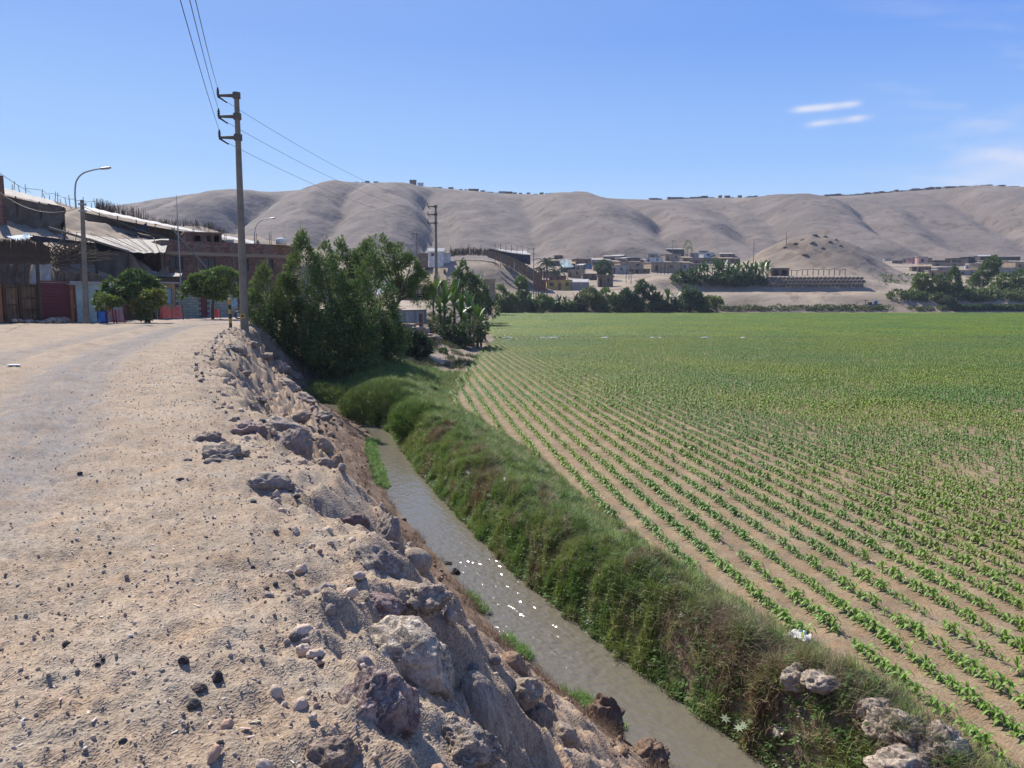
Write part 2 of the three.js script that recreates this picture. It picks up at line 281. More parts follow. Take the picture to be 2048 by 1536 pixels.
function onGround(u, v, dMin = 1.2, dMax = 420) { // where the line of sight meets the land
  let d = dMin, last = d;
  for (; d < dMax; d *= 1.004, d += 0.004) { const p = P(u, v, d); if (p.y < land(p.x, d)) break; last = d; }
  let a = last, b = d;
  for (let i = 0; i < 22; i++) { const m = (a + b) / 2, p = P(u, v, m); if (p.y < land(p.x, m)) b = m; else a = m; }
  const p = P(u, v, b); p.y = land(p.x, b);
  return p;
}
const set = (u, d) => { const p = P(u, 600, d); p.y = land(p.x, d); return p; };   // on the ground at bearing u, d ahead
function inView(p, pad = 0) { const dx = p.x, dy = p.y - EYE, dz = p.z, c = Math.cos(PITCH), s = Math.sin(PITCH), zc = -dz * c - dy * s, yc = dy * c - dz * s; if (zc < 0.3) return false; const u = 1024 + dx / zc * 1536, yy = -dz * 0 + dy; const v = 768 - (dy * c + (-dz) * s) / zc * 1536; return u > -pad && u < 2048 + pad && v > -pad && v < 1536 + pad; }

function sheetLand(name, ds, cols, colour, mat, label) { // a piece of the land: rows at ds, columns from cols(d)
  const rows = ds.length, n = cols(ds[0]).length, pos = new Float32Array(rows * n * 3), col = new Float32Array(rows * n * 3), uv = new Float32Array(rows * n * 2), idx = new Uint32Array((rows - 1) * (n - 1) * 6), c = [0, 0, 0];
  let k = 0;
  for (let j = 0; j < rows; j++) { const xs = cols(ds[j]); for (let i = 0; i < n; i++) { const q = j * n + i, x = xs[i], d = ds[j]; pos.set([x, land(x, d), -d], q * 3); colour(x, d, pos[q * 3 + 1], c); col.set(c, q * 3); uv[2 * q] = x - 0.65 * pos[q * 3 + 1]; uv[2 * q + 1] = d + 0.15 * pos[q * 3 + 1]; } }
  for (let j = 0; j < rows - 1; j++) for (let i = 0; i < n - 1; i++) { const a = j * n + i; idx[k++] = a; idx[k++] = a + 1; idx[k++] = a + n; idx[k++] = a + 1; idx[k++] = a + n + 1; idx[k++] = a + n; }
  const g = new THREE.BufferGeometry();
  g.setAttribute('position', new THREE.BufferAttribute(pos, 3)); g.setAttribute('color', new THREE.BufferAttribute(col, 3)); g.setAttribute('uv', new THREE.BufferAttribute(uv, 2)); g.setIndex(new THREE.BufferAttribute(idx, 1));
  g.computeVertexNormals();
  const m = top(name, g, mat, label, null, null, 'structure');
  return m;
}
const steps = (a, b, f) => { const out = [a]; while (out[out.length - 1] < b) out.push(Math.min(b, out[out.length - 1] + f(out[out.length - 1]))); return out; };
const span = (a, b, n) => Array.from({ length: n }, (_, i) => a + (b - a) * i / n);
const mixc = (c, a, b, t) => { for (let i = 0; i < 3; i++) c[i] = lerp(a[i], b[i], t); };

const DUST = [0.405, 0.314, 0.222], DUST2 = [0.322, 0.247, 0.172], TRACK = [0.255, 0.222, 0.195], CLAY = [0.400, 0.275, 0.185], WET = [0.165, 0.098, 0.058], MUD = [0.10, 0.075, 0.05], EARTH = [0.20, 0.15, 0.10];
const bankColour = (x, d, y, c) => {
  const o = x - roadEdge(d), wl = waterL(d), wr = waterR(d), big = fbm(x * 0.5, d * 0.5, 4), mid = fbm(x * 2.2, d * 2.2, 3);
  if (x > wl - 0.02) { if (x < wr + 0.05) return mixc(c, MUD, EARTH, 0.3); mixc(c, EARTH, CLAY, clamp(0.25 + 0.5 * big, 0, 1)); if (d > 45) mixc(c, c.slice(), DUST2, ss(45, 52, d) * 0.7); return; }
  mixc(c, DUST, DUST2, clamp(0.45 + 0.9 * big + 0.4 * mid, 0, 1));
  const t1 = ss(-1.9, -2.5, o + 0.25 * big) * ss(-4.1, -3.3, o + 0.25 * big), t2 = ss(-4.6, -5.0, o) * ss(-6.2, -5.6, o) * 0.6;
  const streak = 0.55 + 0.45 * n2b(o * 3.6, d * 0.25);
  mixc(c, c.slice(), TRACK, clamp((t1 + t2) * (0.35 + streak) * ss(3.5, 7, d), 0, 0.95) * ss(60, 40, d));
  if (x > roadEdge(d) && d < 48) { // exposed clay, then dark root-bound earth above the water, in ragged patches
    const s = (x - roadEdge(d)) / (wl - roadEdge(d)), rag = s + 0.22 * fbm(x * 1.1, d * 0.55 + 3, 4);
    mixc(c, c.slice(), CLAY, clamp(ss(0.05, 0.3, rag) * (0.55 + 0.5 * mid), 0, 1));
    mixc(c, c.slice(), WET, ss(0.60, 0.72, rag) * clamp(0.75 + 0.7 * mid, 0, 1) * (d < 9 ? ss(0.70, 0.84, rag) : 1));
  }
};
{
  const ds = [...span(-12, 1.2, 14), ...steps(1.2, 48, (d) => Math.max(0.02, 0.0098 * d))];
  const cols = (d) => { const xe = roadEdge(d), wl = Math.max(xe + 0.5, waterL(d)), wr = waterR(d), xf = fieldEdge(d) + 0.02, L = Math.min(-(0.74 * Math.max(d, 0) + 1.6), xe - 2), far = L - 9 - 0.1 * Math.max(d, 0); return [...span(far, L, 26), ...span(L, xe - 0.9, 210), ...span(xe - 0.9, xe + 0.8, 84), ...span(xe + 0.8, wl, 140), ...span(wl, wr, 14), ...span(wr, xf, 56), xf]; };
  tag(sheetLand('dirt_road', ds, cols, bankColour, mats.dirt), 'dusty dirt road with wheel tracks and its eroded bank down to the ditch');
}
const SOIL = [0.225, 0.158, 0.098], SOIL2 = [0.320, 0.238, 0.150];
sheetLand('field', [...steps(4, 199, (d) => Math.max(0.05, 0.0125 * d))], (d) => { const a = fieldEdge(d) + 0.0, b = Math.max(0.80 * d + 14, 14); return [...span(a, b, 330), b]; },
  (x, d, y, c) => mixc(c, SOIL, SOIL2, clamp(0.5 + 0.8 * fbm(x * 0.6, d * 0.6, 4) + 0.35 * n2(rowCoord(x, d) * 6.283, d * 0.2), 0, 1)), mats.soil, 'brown ploughed soil of the crop field');
const SAND = [0.385, 0.305, 0.218], SAND2 = [0.26, 0.205, 0.150], STREET = [0.45, 0.36, 0.285];
sheetLand('village_ground', steps(48, 200, (d) => 0.6 + 0.006 * (d - 48)), (d) => { const xf = fieldEdge(d) + 0.02; return [...span(-190, -70, 60), ...span(-70, -14, 90), ...span(-14, xf, 26), xf]; },
  (x, d, y, c) => { mixc(c, STREET, SAND, ss(0.5, 2.5, y)); mixc(c, c.slice(), SAND2, clamp(0.35 + 0.9 * fbm(x * 0.13, d * 0.13, 4), 0, 1)); if (x > roadEdge(d) && d < 185) mixc(c, c.slice(), EARTH, 0.45); }, mats.dirt, 'sandy ground of the street and the hillside behind');
sheetLand('valley_ground', steps(198.5, HB + 1, (d) => 1.3 + 0.008 * (d - 198)), (d) => [...span(-260, -30, 70), ...span(-30, 150, 150), ...span(150, 380, 80), 380],
  (x, d, y, c) => { mixc(c, SAND, SAND2, clamp(0.45 + 1.0 * fbm(x * 0.05, d * 0.06, 4), 0, 1)); const kr = Math.hypot(x - knollAt.x, d - 272) / 33; mixc(c, c.slice(), [0.22, 0.175, 0.13], ss(0.85, 0.4, kr + 0.2 * fbm(x * 0.12, d * 0.12, 4))); if (d < 206 && x < 66) mixc(c, c.slice(), EARTH, ss(206, 200, d + 4 * fbm(x * 0.1, 1, 3)) * 0.8); }, mats.sand, 'pale sandy valley floor with a knoll and a mound');
const HILL = [0.235, 0.190, 0.152], HILL2 = [0.155, 0.127, 0.106];
sheetLand('hills', steps(HB, 900, (d) => d < 660 ? 2.6 : 14), (d) => [...span(-520, -330, 40), ...span(-330, 420, 290), ...span(420, 700, 50), 700],
  (x, d, y, c) => { const f = fbm(x * 0.012, d * 0.009, 5), s = n2(x * 0.05 + 2 * fbm(x * 0.01, d * 0.01), d * 0.006); mixc(c, HILL, HILL2, clamp(0.5 + 0.7 * f + 0.25 * s, 0, 1)); }, mats.hill, 'bare grey brown hills with rounded spurs and gullies');
{ const g = new THREE.PlaneGeometry(5000, 5000); g.rotateX(-Math.PI / 2); g.translate(0, -9, 0); const uv = g.attributes.uv; for (let i = 0; i < uv.count; i++) uv.setXY(i, uv.getX(i) * 5000, uv.getY(i) * 5000); top('ground', g, std([0.36, 0.29, 0.23], 1, { map: TX.hill }), 'flat desert ground far around', null, null, 'structure'); }
{ // the muddy water of the ditch
  const ds = [...span(-6, 5, 30), ...steps(5, 44, (d) => 0.0024 * d)], n = 96, pos = [], uv = [], idx = [];
  ds.forEach((d, j) => { const a = waterL(d) - 0.30, b = waterR(d) + 0.30; for (let i = 0; i <= n; i++) { const x = lerp(a, b, i / n); pos.push(x, WATER + 0.007 * fbm(x * 1.6, d * 1.6, 2) + (0.005 + 0.0098 * ss(8.5, 11, d) * ss(20, 14, d)) * (0.7 * n2(x * 4.2 + d * 1.2, d * 5.2) + 0.75 * n2(x * 12 - d * 2, d * 14 + 4)), -d); uv.push(x, d); } if (j) for (let i = 0; i < n; i++) { const p = (j - 1) * (n + 1) + i; idx.push(p, p + 1, p + n + 1, p + 1, p + n + 2, p + n + 1); } });
  const g = new THREE.BufferGeometry(); g.setAttribute('position', new THREE.Float32BufferAttribute(pos, 3)); g.setAttribute('uv', new THREE.Float32BufferAttribute(uv, 2)); g.setIndex(idx); g.computeVertexNormals();
  const wt = TX.water.clone(); wt.repeat.set(1 / 0.9, 1 / 1.1); wt.needsUpdate = true;
  top('canal_water', g, phy([0.140, 0.125, 0.094], 0.12, { ior: 1.45, bumpMap: wt, bumpScale: 0.006, side: THREE.FrontSide }), 'muddy green brown water in the narrow irrigation ditch', null, null, 'structure');
}
// ---------------------------------------------------------------- stones and boulders
function rockGeo(seed, { detail = 9, facets = 9, soft = 0.35, rough = 0.10, colour = [0.4, 0.33, 0.27], alt = null, vary = 0.12 } = {}) {
  const r = rng(seed * 7919 + 5); let g = new THREE.IcosahedronGeometry(1, detail); g.deleteAttribute('uv'); g.deleteAttribute('normal'); g = mergeVertices(g, 1e-4);
  const pl = Array.from({ length: facets }, () => { const v = V(r() - 0.5, r() - 0.5, r() - 0.5).normalize(); return [v, 0.62 + 0.30 * r()]; });
  const p = g.attributes.position, v = V(0, 0, 0), col = new Float32Array(p.count * 3), ox = r() * 50;
  for (let i = 0; i < p.count; i++) {
    v.fromBufferAttribute(p, i); let m = 1;
    for (const [n, h] of pl) { const q = v.dot(n); if (q > 0.01) m = Math.min(m, h / q); }
    const rad = lerp(m, 0.88, soft) * (1 + rough * 1.3 * fbm3(v.x * 1.3 + ox, v.y * 1.3, v.z * 1.3, 5) + 0.12 * rough * n3(v.x * 8 + ox, v.y * 8, v.z * 8) - (soft < 0.5 ? 0.055 * Math.pow(1 - Math.abs(n3(v.x * 2.2 + ox, v.y * 2.2 + 9, v.z * 2.2)), 9) : 0));
    p.setXYZ(i, v.x * rad, v.y * rad, v.z * rad);
    const t = vary * fbm3(v.x * 2 + ox, v.y * 2, v.z * 2, 4) * 2, q = alt ? ss(-0.08, 0.12, fbm3(v.x * 1.4 + ox, v.y * 2.6, v.z * 1.4 + 4, 4)) : 0;
    for (let c = 0; c < 3; c++) col[i * 3 + c] = lerp(colour[c], alt ? alt[c] : 0, q) * (1 + t);
  }
  g.setAttribute('color', new THREE.BufferAttribute(col, 3)); g.computeVertexNormals();
  const uv = new Float32Array(p.count * 2), nn = g.attributes.normal;
  for (let i = 0; i < p.count; i++) { const ax = Math.abs(nn.getX(i)), ay = Math.abs(nn.getY(i)), az = Math.abs(nn.getZ(i)); const a = ay > ax && ay > az ? [p.getX(i), p.getZ(i)] : ax > az ? [p.getZ(i), p.getY(i)] : [p.getX(i), p.getY(i)]; uv[2 * i] = a[0] * 0.6; uv[2 * i + 1] = a[1] * 0.6; }
  g.setAttribute('uv', new THREE.BufferAttribute(uv, 2));
  return g;
}
const STONE = { cream: [0.55, 0.46, 0.355], purple: [0.27, 0.18, 0.16], tan: [0.47, 0.37, 0.28], grey: [0.385, 0.31, 0.25], brown: [0.36, 0.265, 0.20], rust: [0.40, 0.26, 0.165], dark: [0.125, 0.108, 0.095], wet: [0.06, 0.048, 0.038], pale: [0.49, 0.405, 0.315], clod: [0.21, 0.135, 0.09], pink: [0.42, 0.305, 0.265] };
let stoneSeed = 1;
// u, v: where it shows; w, h: its width and height there; tilt; kind of stone
function boulder(u, v, w, h, o, label, name = 'boulder', group = 'boulders sticking out of the bank') {
  const p = o.at ?? onGround(u, v), k = Math.hypot(p.x, p.y - EYE, p.z) / 1536, g = rockGeo(stoneSeed++, o);
  const m = top(name, g, o.mat ?? mats.rock, label, name === 'boulder' ? 'boulder' : o.cat ?? 'stone', group);
  m.position.copy(p); m.position.y += (o.lift ?? (name === 'boulder' ? -0.07 : 0)) * h * k;
  m.scale.set(w * k * 0.55, h * k * 0.58, Math.max(w, h) * k * (o.deep ?? 0.45));
  m.rotation.set(o.rx ?? 0, o.ry ?? 0, o.rz ?? 0);
  return m;
}
const R = (c, o = {}) => ({ colour: STONE[c], ...o });
boulder(815, 1318, 205, 150, R('cream', { facets: 11, soft: 0.15, rough: 0.12, detail: 22, rz: -0.45, alt: [0.40, 0.33, 0.26] }), 'large angular cream boulder with a flat lit top in the bank');
boulder(748, 1415, 150, 180, R('purple', { facets: 10, soft: 0.22, rough: 0.14, detail: 22, rz: -0.2, alt: [0.38, 0.29, 0.245], ry: 0.6 }), 'large purple brown boulder with pale veins below the road edge');
boulder(968, 1425, 82, 180, R('tan', { facets: 5, soft: 0.75, rough: 0.05, detail: 20, rz: 0.28, deep: 0.26, colour: [0.40, 0.33, 0.265] }), 'tall smooth grey tan cobble standing upright in the bank');
boulder(827, 1122, 72, 58, R('tan', { facets: 4, soft: 0.85, rough: 0.03, detail: 18 }), 'smooth round tan cobble above the ditch');
boulder(655, 1512, 110, 80, R('brown', { facets: 8, rough: 0.16, detail: 20, soft: 0.3 }), 'brown boulder undercut at the road edge nearest the camera');
boulder(925, 1500, 125, 100, R('tan', { facets: 12, rough: 0.2, detail: 22, soft: 0.2, alt: [0.33, 0.28, 0.235] }), 'knobbly lump of cemented rubble beside the tall cobble');
boulder(757, 1130, 100, 70, R('grey', { facets: 10, rough: 0.2, soft: 0.2, rz: -0.5, detail: 18 }), 'cracked grey boulder just left of the round cobble');
boulder(762, 1212, 98, 60, R('pink', { facets: 9, rough: 0.16, soft: 0.3, rz: -0.35, detail: 18, alt: STONE.purple }), 'pinkish boulder half buried in dust');
boulder(772, 1068, 52, 84, R('grey', { facets: 8, rough: 0.16, soft: 0.25, detail: 16 }), 'upright grey brown boulder leaning over the slope');
boulder(708, 1045, 56, 40, R('purple', { facets: 8, rough: 0.2, soft: 0.3, detail: 14 }), 'small purple boulder at the road edge');
boulder(850, 1195, 90, 60, R('tan', { facets: 10, rough: 0.25, soft: 0.25, detail: 16 }), 'rough tan boulder under the round cobble');
boulder(1024, 1332, 60, 56, R('rust', { facets: 7, rough: 0.10, soft: 0.5, detail: 16 }), 'orange tan boulder low on the bank');
boulder(1042, 1380, 74, 58, R('cream', { facets: 9, rough: 0.2, soft: 0.3, detail: 16, colour: [0.48, 0.38, 0.28] }), 'cream boulder low on the bank below the orange one');
boulder(1090, 1408, 34, 50, R('brown', { facets: 8, rough: 0.16, detail: 12 }), 'narrow brown boulder low on the bank');
boulder(1128, 1466, 52, 42, R('tan', { facets: 8, rough: 0.12, soft: 0.5, detail: 14 }), 'tan boulder near the foot of the bank');
boulder(1072, 1432, 62, 48, R('tan', { facets: 9, rough: 0.2, detail: 14, colour: [0.42, 0.32, 0.235] }), 'sandy boulder beside the tall cobble, towards the water');
boulder(986, 1318, 32, 22, R('grey', { facets: 5, soft: 0.75, rough: 0.05 }), 'small rounded grey cobble behind the tall cobble');
boulder(945, 1335, 26, 18, R('grey', { facets: 5, soft: 0.7, rough: 0.05, colour: [0.35, 0.32, 0.29] }), 'small flat cobble at the foot of the cream boulder');
boulder(582, 897, 84, 82, R('brown', { facets: 10, rough: 0.16, soft: 0.2, detail: 18, colour: [0.38, 0.295, 0.235] }), 'big angular brown boulder at the road edge');
boulder(641, 892, 50, 44, R('rust', { facets: 8, rough: 0.12, soft: 0.4, detail: 14, colour: [0.42, 0.315, 0.21] }), 'tan blocky boulder beside the big angular one');
boulder(646, 928, 42, 34, R('grey', { facets: 9, rough: 0.2, detail: 12 }), 'grey boulder below the tan block');
boulder(675, 928, 26, 40, R('rust', { facets: 7, rough: 0.15, detail: 12 }), 'rusty boulder at the end of the upper row');
boulder(415, 880, 58, 36, R('grey', { facets: 9, rough: 0.26, soft: 0.3, detail: 14, colour: [0.36, 0.285, 0.225] }), 'crumbling grey mound of earth on the road side');
boulder(452, 912, 92, 46, R('grey', { facets: 10, rough: 0.3, soft: 0.3, detail: 16, colour: [0.38, 0.305, 0.24], lift: -0.1 }), 'wide crumbling earth lump on the road side');
boulder(535, 966, 92, 52, R('grey', { facets: 7, rough: 0.16, soft: 0.4, detail: 16, colour: [0.38, 0.31, 0.25], lift: -0.1 }), 'domed grey rock half buried in the road');
boulder(575, 856, 104, 40, R('grey', { facets: 9, rough: 0.2, soft: 0.3, detail: 16, rz: -0.4 }), 'long sloping rock slab at the road edge');
boulder(500, 862, 60, 40, R('pink', { facets: 9, rough: 0.26, detail: 14 }), 'pinkish broken rock between the earth lumps');
boulder(1806, 1452, 118, 70, R('pale', { facets: 14, rough: 0.19, soft: 0.12, detail: 26, lift: -0.12, alt: [0.38, 0.305, 0.235] }), 'biggest pale crumbly clay clod on the grassy berm', 'boulder', 'pale clods on the berm');
boulder(1868, 1490, 96, 76, R('pale', { facets: 13, rough: 0.2, soft: 0.12, detail: 24, lift: -0.12, alt: [0.37, 0.295, 0.23] }), 'pale crumbly clay clod right of the biggest one', 'boulder', 'pale clods on the berm');
boulder(1815, 1525, 120, 60, R('pale', { facets: 13, rough: 0.19, soft: 0.15, detail: 24, lift: -0.12, alt: [0.39, 0.315, 0.245] }), 'pale clay clod nearest the camera on the berm', 'boulder', 'pale clods on the berm');
boulder(1752, 1425, 60, 50, R('pale', { facets: 9, rough: 0.16, soft: 0.3, detail: 18, lift: 0.1 }), 'pale knobbly clay clod left of the biggest one', 'boulder', 'pale clods on the berm');
boulder(1600, 1362, 60, 46, R('pale', { facets: 8, rough: 0.24, detail: 14, lift: 0.1 }), 'pale clay clod among brown stalks', 'boulder', 'pale clods on the berm');
boulder(1650, 1368, 74, 34, R('pale', { facets: 8, rough: 0.24, detail: 14, lift: 0.15 }), 'flat pale clay clod with a crack across it', 'boulder', 'pale clods on the berm');
boulder(1604, 1316, 44, 22, R('pale', { facets: 8, rough: 0.24, detail: 10, lift: 0.2 }), 'small pale clay clod behind the stalks', 'boulder', 'pale clods on the berm');
boulder(1500, 1253, 30, 16, R('cream', { facets: 7, rough: 0.2, detail: 8, lift: 0.5 }), 'white stone on top of the grassy berm', 'stone', 'pale clods on the berm');
boulder(1206, 1450, 74, 80, R('clod', { facets: 8, rough: 0.3, soft: 0.4, detail: 18, lift: 0.1 }), 'dark root bound clod at the edge of the water', 'boulder', 'dark wet stones along the water');
boulder(1296, 1524, 76, 46, R('clod', { facets: 8, rough: 0.3, soft: 0.4, detail: 16, lift: 0.2, colour: [0.26, 0.17, 0.11] }), 'brown clod standing in the water nearest the camera', 'boulder', 'dark wet stones along the water');
boulder(1016, 1165, 16, 15, R('wet', { facets: 7, rough: 0.2, lift: 0.2 }), 'small black rock in the water by the grass', 'stone', 'dark wet stones along the water');
boulder(897, 1131, 22, 18, R('wet', { facets: 7, rough: 0.2 }), 'black wet stone at the left waterline, upper one', 'stone', 'dark wet stones along the water');
boulder(910, 1148, 18, 20, R('wet', { facets: 7, rough: 0.2 }), 'black wet stone at the left waterline, lower one', 'stone', 'dark wet stones along the water');
boulder(848, 1070, 16, 13, R('wet', { facets: 7, rough: 0.2 }), 'black wet stone where the ripples begin', 'stone', 'dark wet stones along the water');
boulder(1128, 1352, 40, 18, R('wet', { facets: 8, rough: 0.25 }), 'dark flat clod by the weeds at the waterline', 'stone', 'dark wet stones along the water');
// loose stones lying on the road
const loose = (u, v, w, h, c, label, o = {}) => boulder(u, v, w * 0.76, h * 0.76, R(c, { facets: 8, rough: 0.10, soft: 0.25, detail: 5, lift: 0.12, ...o }), label, 'stone', 'loose stones on the road');
loose(160, 948, 13, 9, 'dark', 'dark stone alone on the open road');
loose(360, 962, 21, 15, 'dark', 'biggest dark stone lying on the open road');
loose(133, 1291, 17, 15, 'dark', 'dark cube shaped stone at the left of the road', { facets: 6, soft: 0.05 });
loose(412, 1076, 10, 7, 'dark', 'dark pebble with a pale flake beside it', { colour: [0.06, 0.075, 0.075] });
loose(506, 1136, 11, 10, 'dark', 'round black pebble on the road', { soft: 0.7 });
loose(531, 1178, 21, 13, 'brown', 'oval brown stone on the road', { soft: 0.7 });
loose(551, 1169, 13, 10, 'grey', 'greenish pebble beside the oval brown stone', { colour: [0.15, 0.17, 0.15] });
loose(595, 1180, 15, 10, 'dark', 'dark flat stone right of the greenish pebble');
loose(368, 1323, 24, 20, 'dark', 'dark rough stone with dust around it', { rough: 0.2, colour: [0.14, 0.11, 0.10] });
loose(436, 1357, 23, 28, 'dark', 'jagged black stone sticking up from the dust', { facets: 11, soft: 0.0, colour: [0.10, 0.095, 0.09] });
loose(388, 1412, 28, 26, 'grey', 'grey broken stone with a sharp corner', { facets: 6, soft: 0.0, colour: [0.19, 0.175, 0.165] });
loose(398, 1378, 34, 20, 'brown', 'brown earthy lump near the jagged black stone', { rough: 0.25 });
loose(195, 1330, 13, 9, 'dark', 'left one of two dark pebbles');
loose(206, 1320, 10, 9, 'dark', 'right one of two dark pebbles', { colour: [0.16, 0.09, 0.075] });
loose(305, 1114, 10, 7, 'dark', 'small dark pebble near the road middle');
loose(220, 1106, 8, 5, 'dark', 'small black pebble left of the road middle');
loose(376, 922, 20, 12, 'grey', 'thin grey slab on edge on the road', { facets: 6, colour: [0.25, 0.22, 0.2] });
loose(444, 898, 30, 18, 'grey', 'flat grey stone on the wide earth lump', { colour: [0.22, 0.215, 0.205] });
loose(525, 844, 16, 13, 'grey', 'bluish stone near the road edge', { colour: [0.20, 0.21, 0.20], facets: 5, soft: 0.1 });
loose(590, 1276, 28, 26, 'grey', 'grey stone sunk in the dusty slope', { colour: [0.25, 0.235, 0.22] });
loose(644, 1330, 22, 16, 'brown', 'reddish stone above the purple boulder', { colour: [0.25, 0.15, 0.12] });
loose(640, 1318, 14, 14, 'grey', 'grey angular stone above the purple boulder', { facets: 6 });
loose(507, 1004, 15, 10, 'grey', 'bluish flat stone under the domed rock', { colour: [0.22, 0.225, 0.215] });
loose(594, 994, 18, 12, 'grey', 'dark grey stone right of the domed rock', { colour: [0.16, 0.145, 0.135] });
loose(246, 1484, 18, 14, 'grey', 'bluish grey stone at the bottom of the road', { colour: [0.19, 0.19, 0.185] });
loose(440, 1487, 16, 12, 'dark', 'dark stone in the hollow at the bottom', { colour: [0.13, 0.13, 0.12] });
top('paper_scrap', (() => { const g = new THREE.IcosahedronGeometry(0.1, 2); g.scale(1.6, 0.25, 0.7); return g; })(), mats.plastic, 'white scrap of paper at the far left of the road', 'litter').position.copy(onGround(28, 732)).add(V(0, 0.02, 0));

const placer = new THREE.Object3D();
function scatter(name, geo, mat, list, label, extra = {}) { // list: [position, quaternion or euler, scale, colour]
  const m = new THREE.InstancedMesh(geo, mat, list.length); m.name = numbered(name);
  list.forEach(([p, e, s, c], i) => { placer.position.copy(p); placer.rotation.set(...e); typeof s === 'number' ? placer.scale.setScalar(s) : placer.scale.set(...s); placer.updateMatrix(); m.setMatrixAt(i, placer.matrix); if (c) m.setColorAt(i, c); });
  m.castShadow = m.receiveShadow = true; scene.add(m); tag(m, label, extra.category, null, 'stuff');
  return m;
}
{ // gravel
  const r = rng(4242), list = [], lumps = [], bits = [];
  for (let i = 0; i < 8000; i++) {
    const d = 2.0 + 26 * Math.pow(r(), 2.1), xe = roadEdge(d), near = r(), x = near < 0.62 ? xe + (r() - 0.62) * 3.2 * (0.4 + r()) : xe - r() * (0.7 * d + 1);
    if (x > waterL(d) - 0.3 || x < -(0.75 * d + 1)) continue;
    const big = Math.pow(r(), 5), s = (0.0024 + 0.0085 * big) * (1 + d * 0.02), k = r(), f = 0.6 + 0.8 * r();
    const c = k < 0.2 ? rgb(0.15 * f, 0.125 * f, 0.11 * f) : k < 0.72 ? rgb(0.27 * f, 0.21 * f, 0.16 * f) : k < 0.9 ? rgb(0.40 * f, 0.32 * f, 0.25 * f) : rgb(0.55, 0.5, 0.43);
    list.push([V(x, land(x, d) + s * 0.25, -d), [r() * 6, r() * 6, r() * 6], [s * (0.8 + 0.7 * r()), s * 0.75, s * (0.8 + 0.5 * r())], c]);
  }
  scatter('gravel', rockGeo(901, { detail: 1, facets: 7, soft: 0.2, colour: [1, 1, 1], vary: 0 }), std([1, 1, 1], 0.95, { vertexColors: true }), list, 'small dark and pale gravel strewn over the dusty road');
  for (let i = 0; i < 3400; i++) { // clods of the bank
    const d = 2.2 + 40 * Math.pow(r(), 1.5), xe = roadEdge(d), wl = waterL(d), s0 = Math.pow(r(), 1.25), x = lerp(xe - 0.5, wl - 0.1, s0);
    const s = (0.008 + 0.036 * Math.pow(r(), 4)) * (1 + 0.02 * d), f = 0.75 + 0.5 * r(), k = r();
    const c = s0 > 0.68 ? rgb(0.20 * f, 0.125 * f, 0.08 * f) : k < 0.5 ? rgb(0.42 * f, 0.325 * f, 0.245 * f) : k < 0.75 ? rgb(0.30 * f, 0.245 * f, 0.205 * f) : k < 0.9 ? rgb(0.35 * f, 0.235 * f, 0.16 * f) : rgb(0.17 * f, 0.13 * f, 0.12 * f);
    lumps.push([V(x, land(x, d) + s * 0.15, -d), [r() * 6, r() * 6, r() * 6], [s * (0.9 + 0.8 * r()), s * 0.9, s * (0.9 + 0.5 * r())], c]);
  }
  scatter('rubble', rockGeo(902, { detail: 4, facets: 14, soft: 0.05, rough: 0.3, colour: [1, 1, 1], vary: 0.1 }), std([1, 1, 1], 1, { vertexColors: true }), lumps, 'earth clods and rubble on the eroded bank');
  for (let i = 0; i < 240; i++) { const d = 2.1 + 9 * Math.pow(r(), 2), x = roadEdge(d) - 0.2 - r() * (0.6 * d + 0.8) * (r() < 0.6 ? 0.7 : 1); const s = 0.6 + r(); bits.push([V(x, land(x, d) + 0.004, -d), [0.3 * (r() - 0.5), r() * 6, 0.3 * (r() - 0.5)], [s * (0.6 + 1.4 * r()), s, s], rgb(0.46 + 0.12 * r(), 0.38 + 0.1 * r(), 0.29 + 0.1 * r())]); }
  const clods = [];
  for (let i = 0; i < 14000; i++) { // crumbs of the same earth
    const d = 2.0 + 16 * Math.pow(r(), 1.9), xe = roadEdge(d), x = r() < 0.6 ? xe + (0.6 - 2.8 * Math.pow(r(), 0.8)) * (0.6 + 0.8 * r()) : xe - r() * (0.7 * d + 1); if (x < -(0.75 * d + 1) || x > waterL(d) - 0.4) continue;
    const s = (0.0020 + 0.0070 * Math.pow(r(), 4)) * (1 + 0.02 * d), f = 0.85 + 0.4 * r(); clods.push([V(x, land(x, d) + s * 0.2, -d), [r() * 6, r() * 6, r() * 6], [s * (0.9 + 0.7 * r()), s * 0.8, s * (0.9 + 0.5 * r())], rgb(0.42 * f, 0.33 * f, 0.245 * f)]);
  }
  scatter('clods', rockGeo(903, { detail: 1, facets: 9, soft: 0.1, rough: 0.3, colour: [1, 1, 1], vary: 0 }), std([1, 1, 1], 1, { vertexColors: true }), clods, 'crumbs of dusty earth over the road and its edge');
  scatter('debris', box(0.018, 0.003, 0.006), std([1, 1, 1], 0.9), bits, 'pale chips of straw and shell on the road');
}
// rock outcrops along the far part of the road edge
{
  const r = rng(777), spots = [[470, 700], [505, 690], [530, 712], [560, 735], [490, 748], [575, 770], [610, 800], [520, 800], [600, 835], [640, 835], [660, 870], [590, 752]];
  spots.forEach(([u, v]) => { const s = 14 + 22 * r(); boulder(u, v, s * 1.5, s * 0.75, R('tan', { colour: [[0.36, 0.285, 0.22], [0.31, 0.235, 0.18], [0.40, 0.30, 0.22], [0.33, 0.255, 0.215]][(r() * 4) | 0], facets: 9, rough: 0.24, soft: 0.2, detail: 8, ry: r() * 6, rz: -0.3 }), 'rough rock of the eroded road edge towards the tall power pole', 'boulder', 'rocks along the far road edge'); });
}

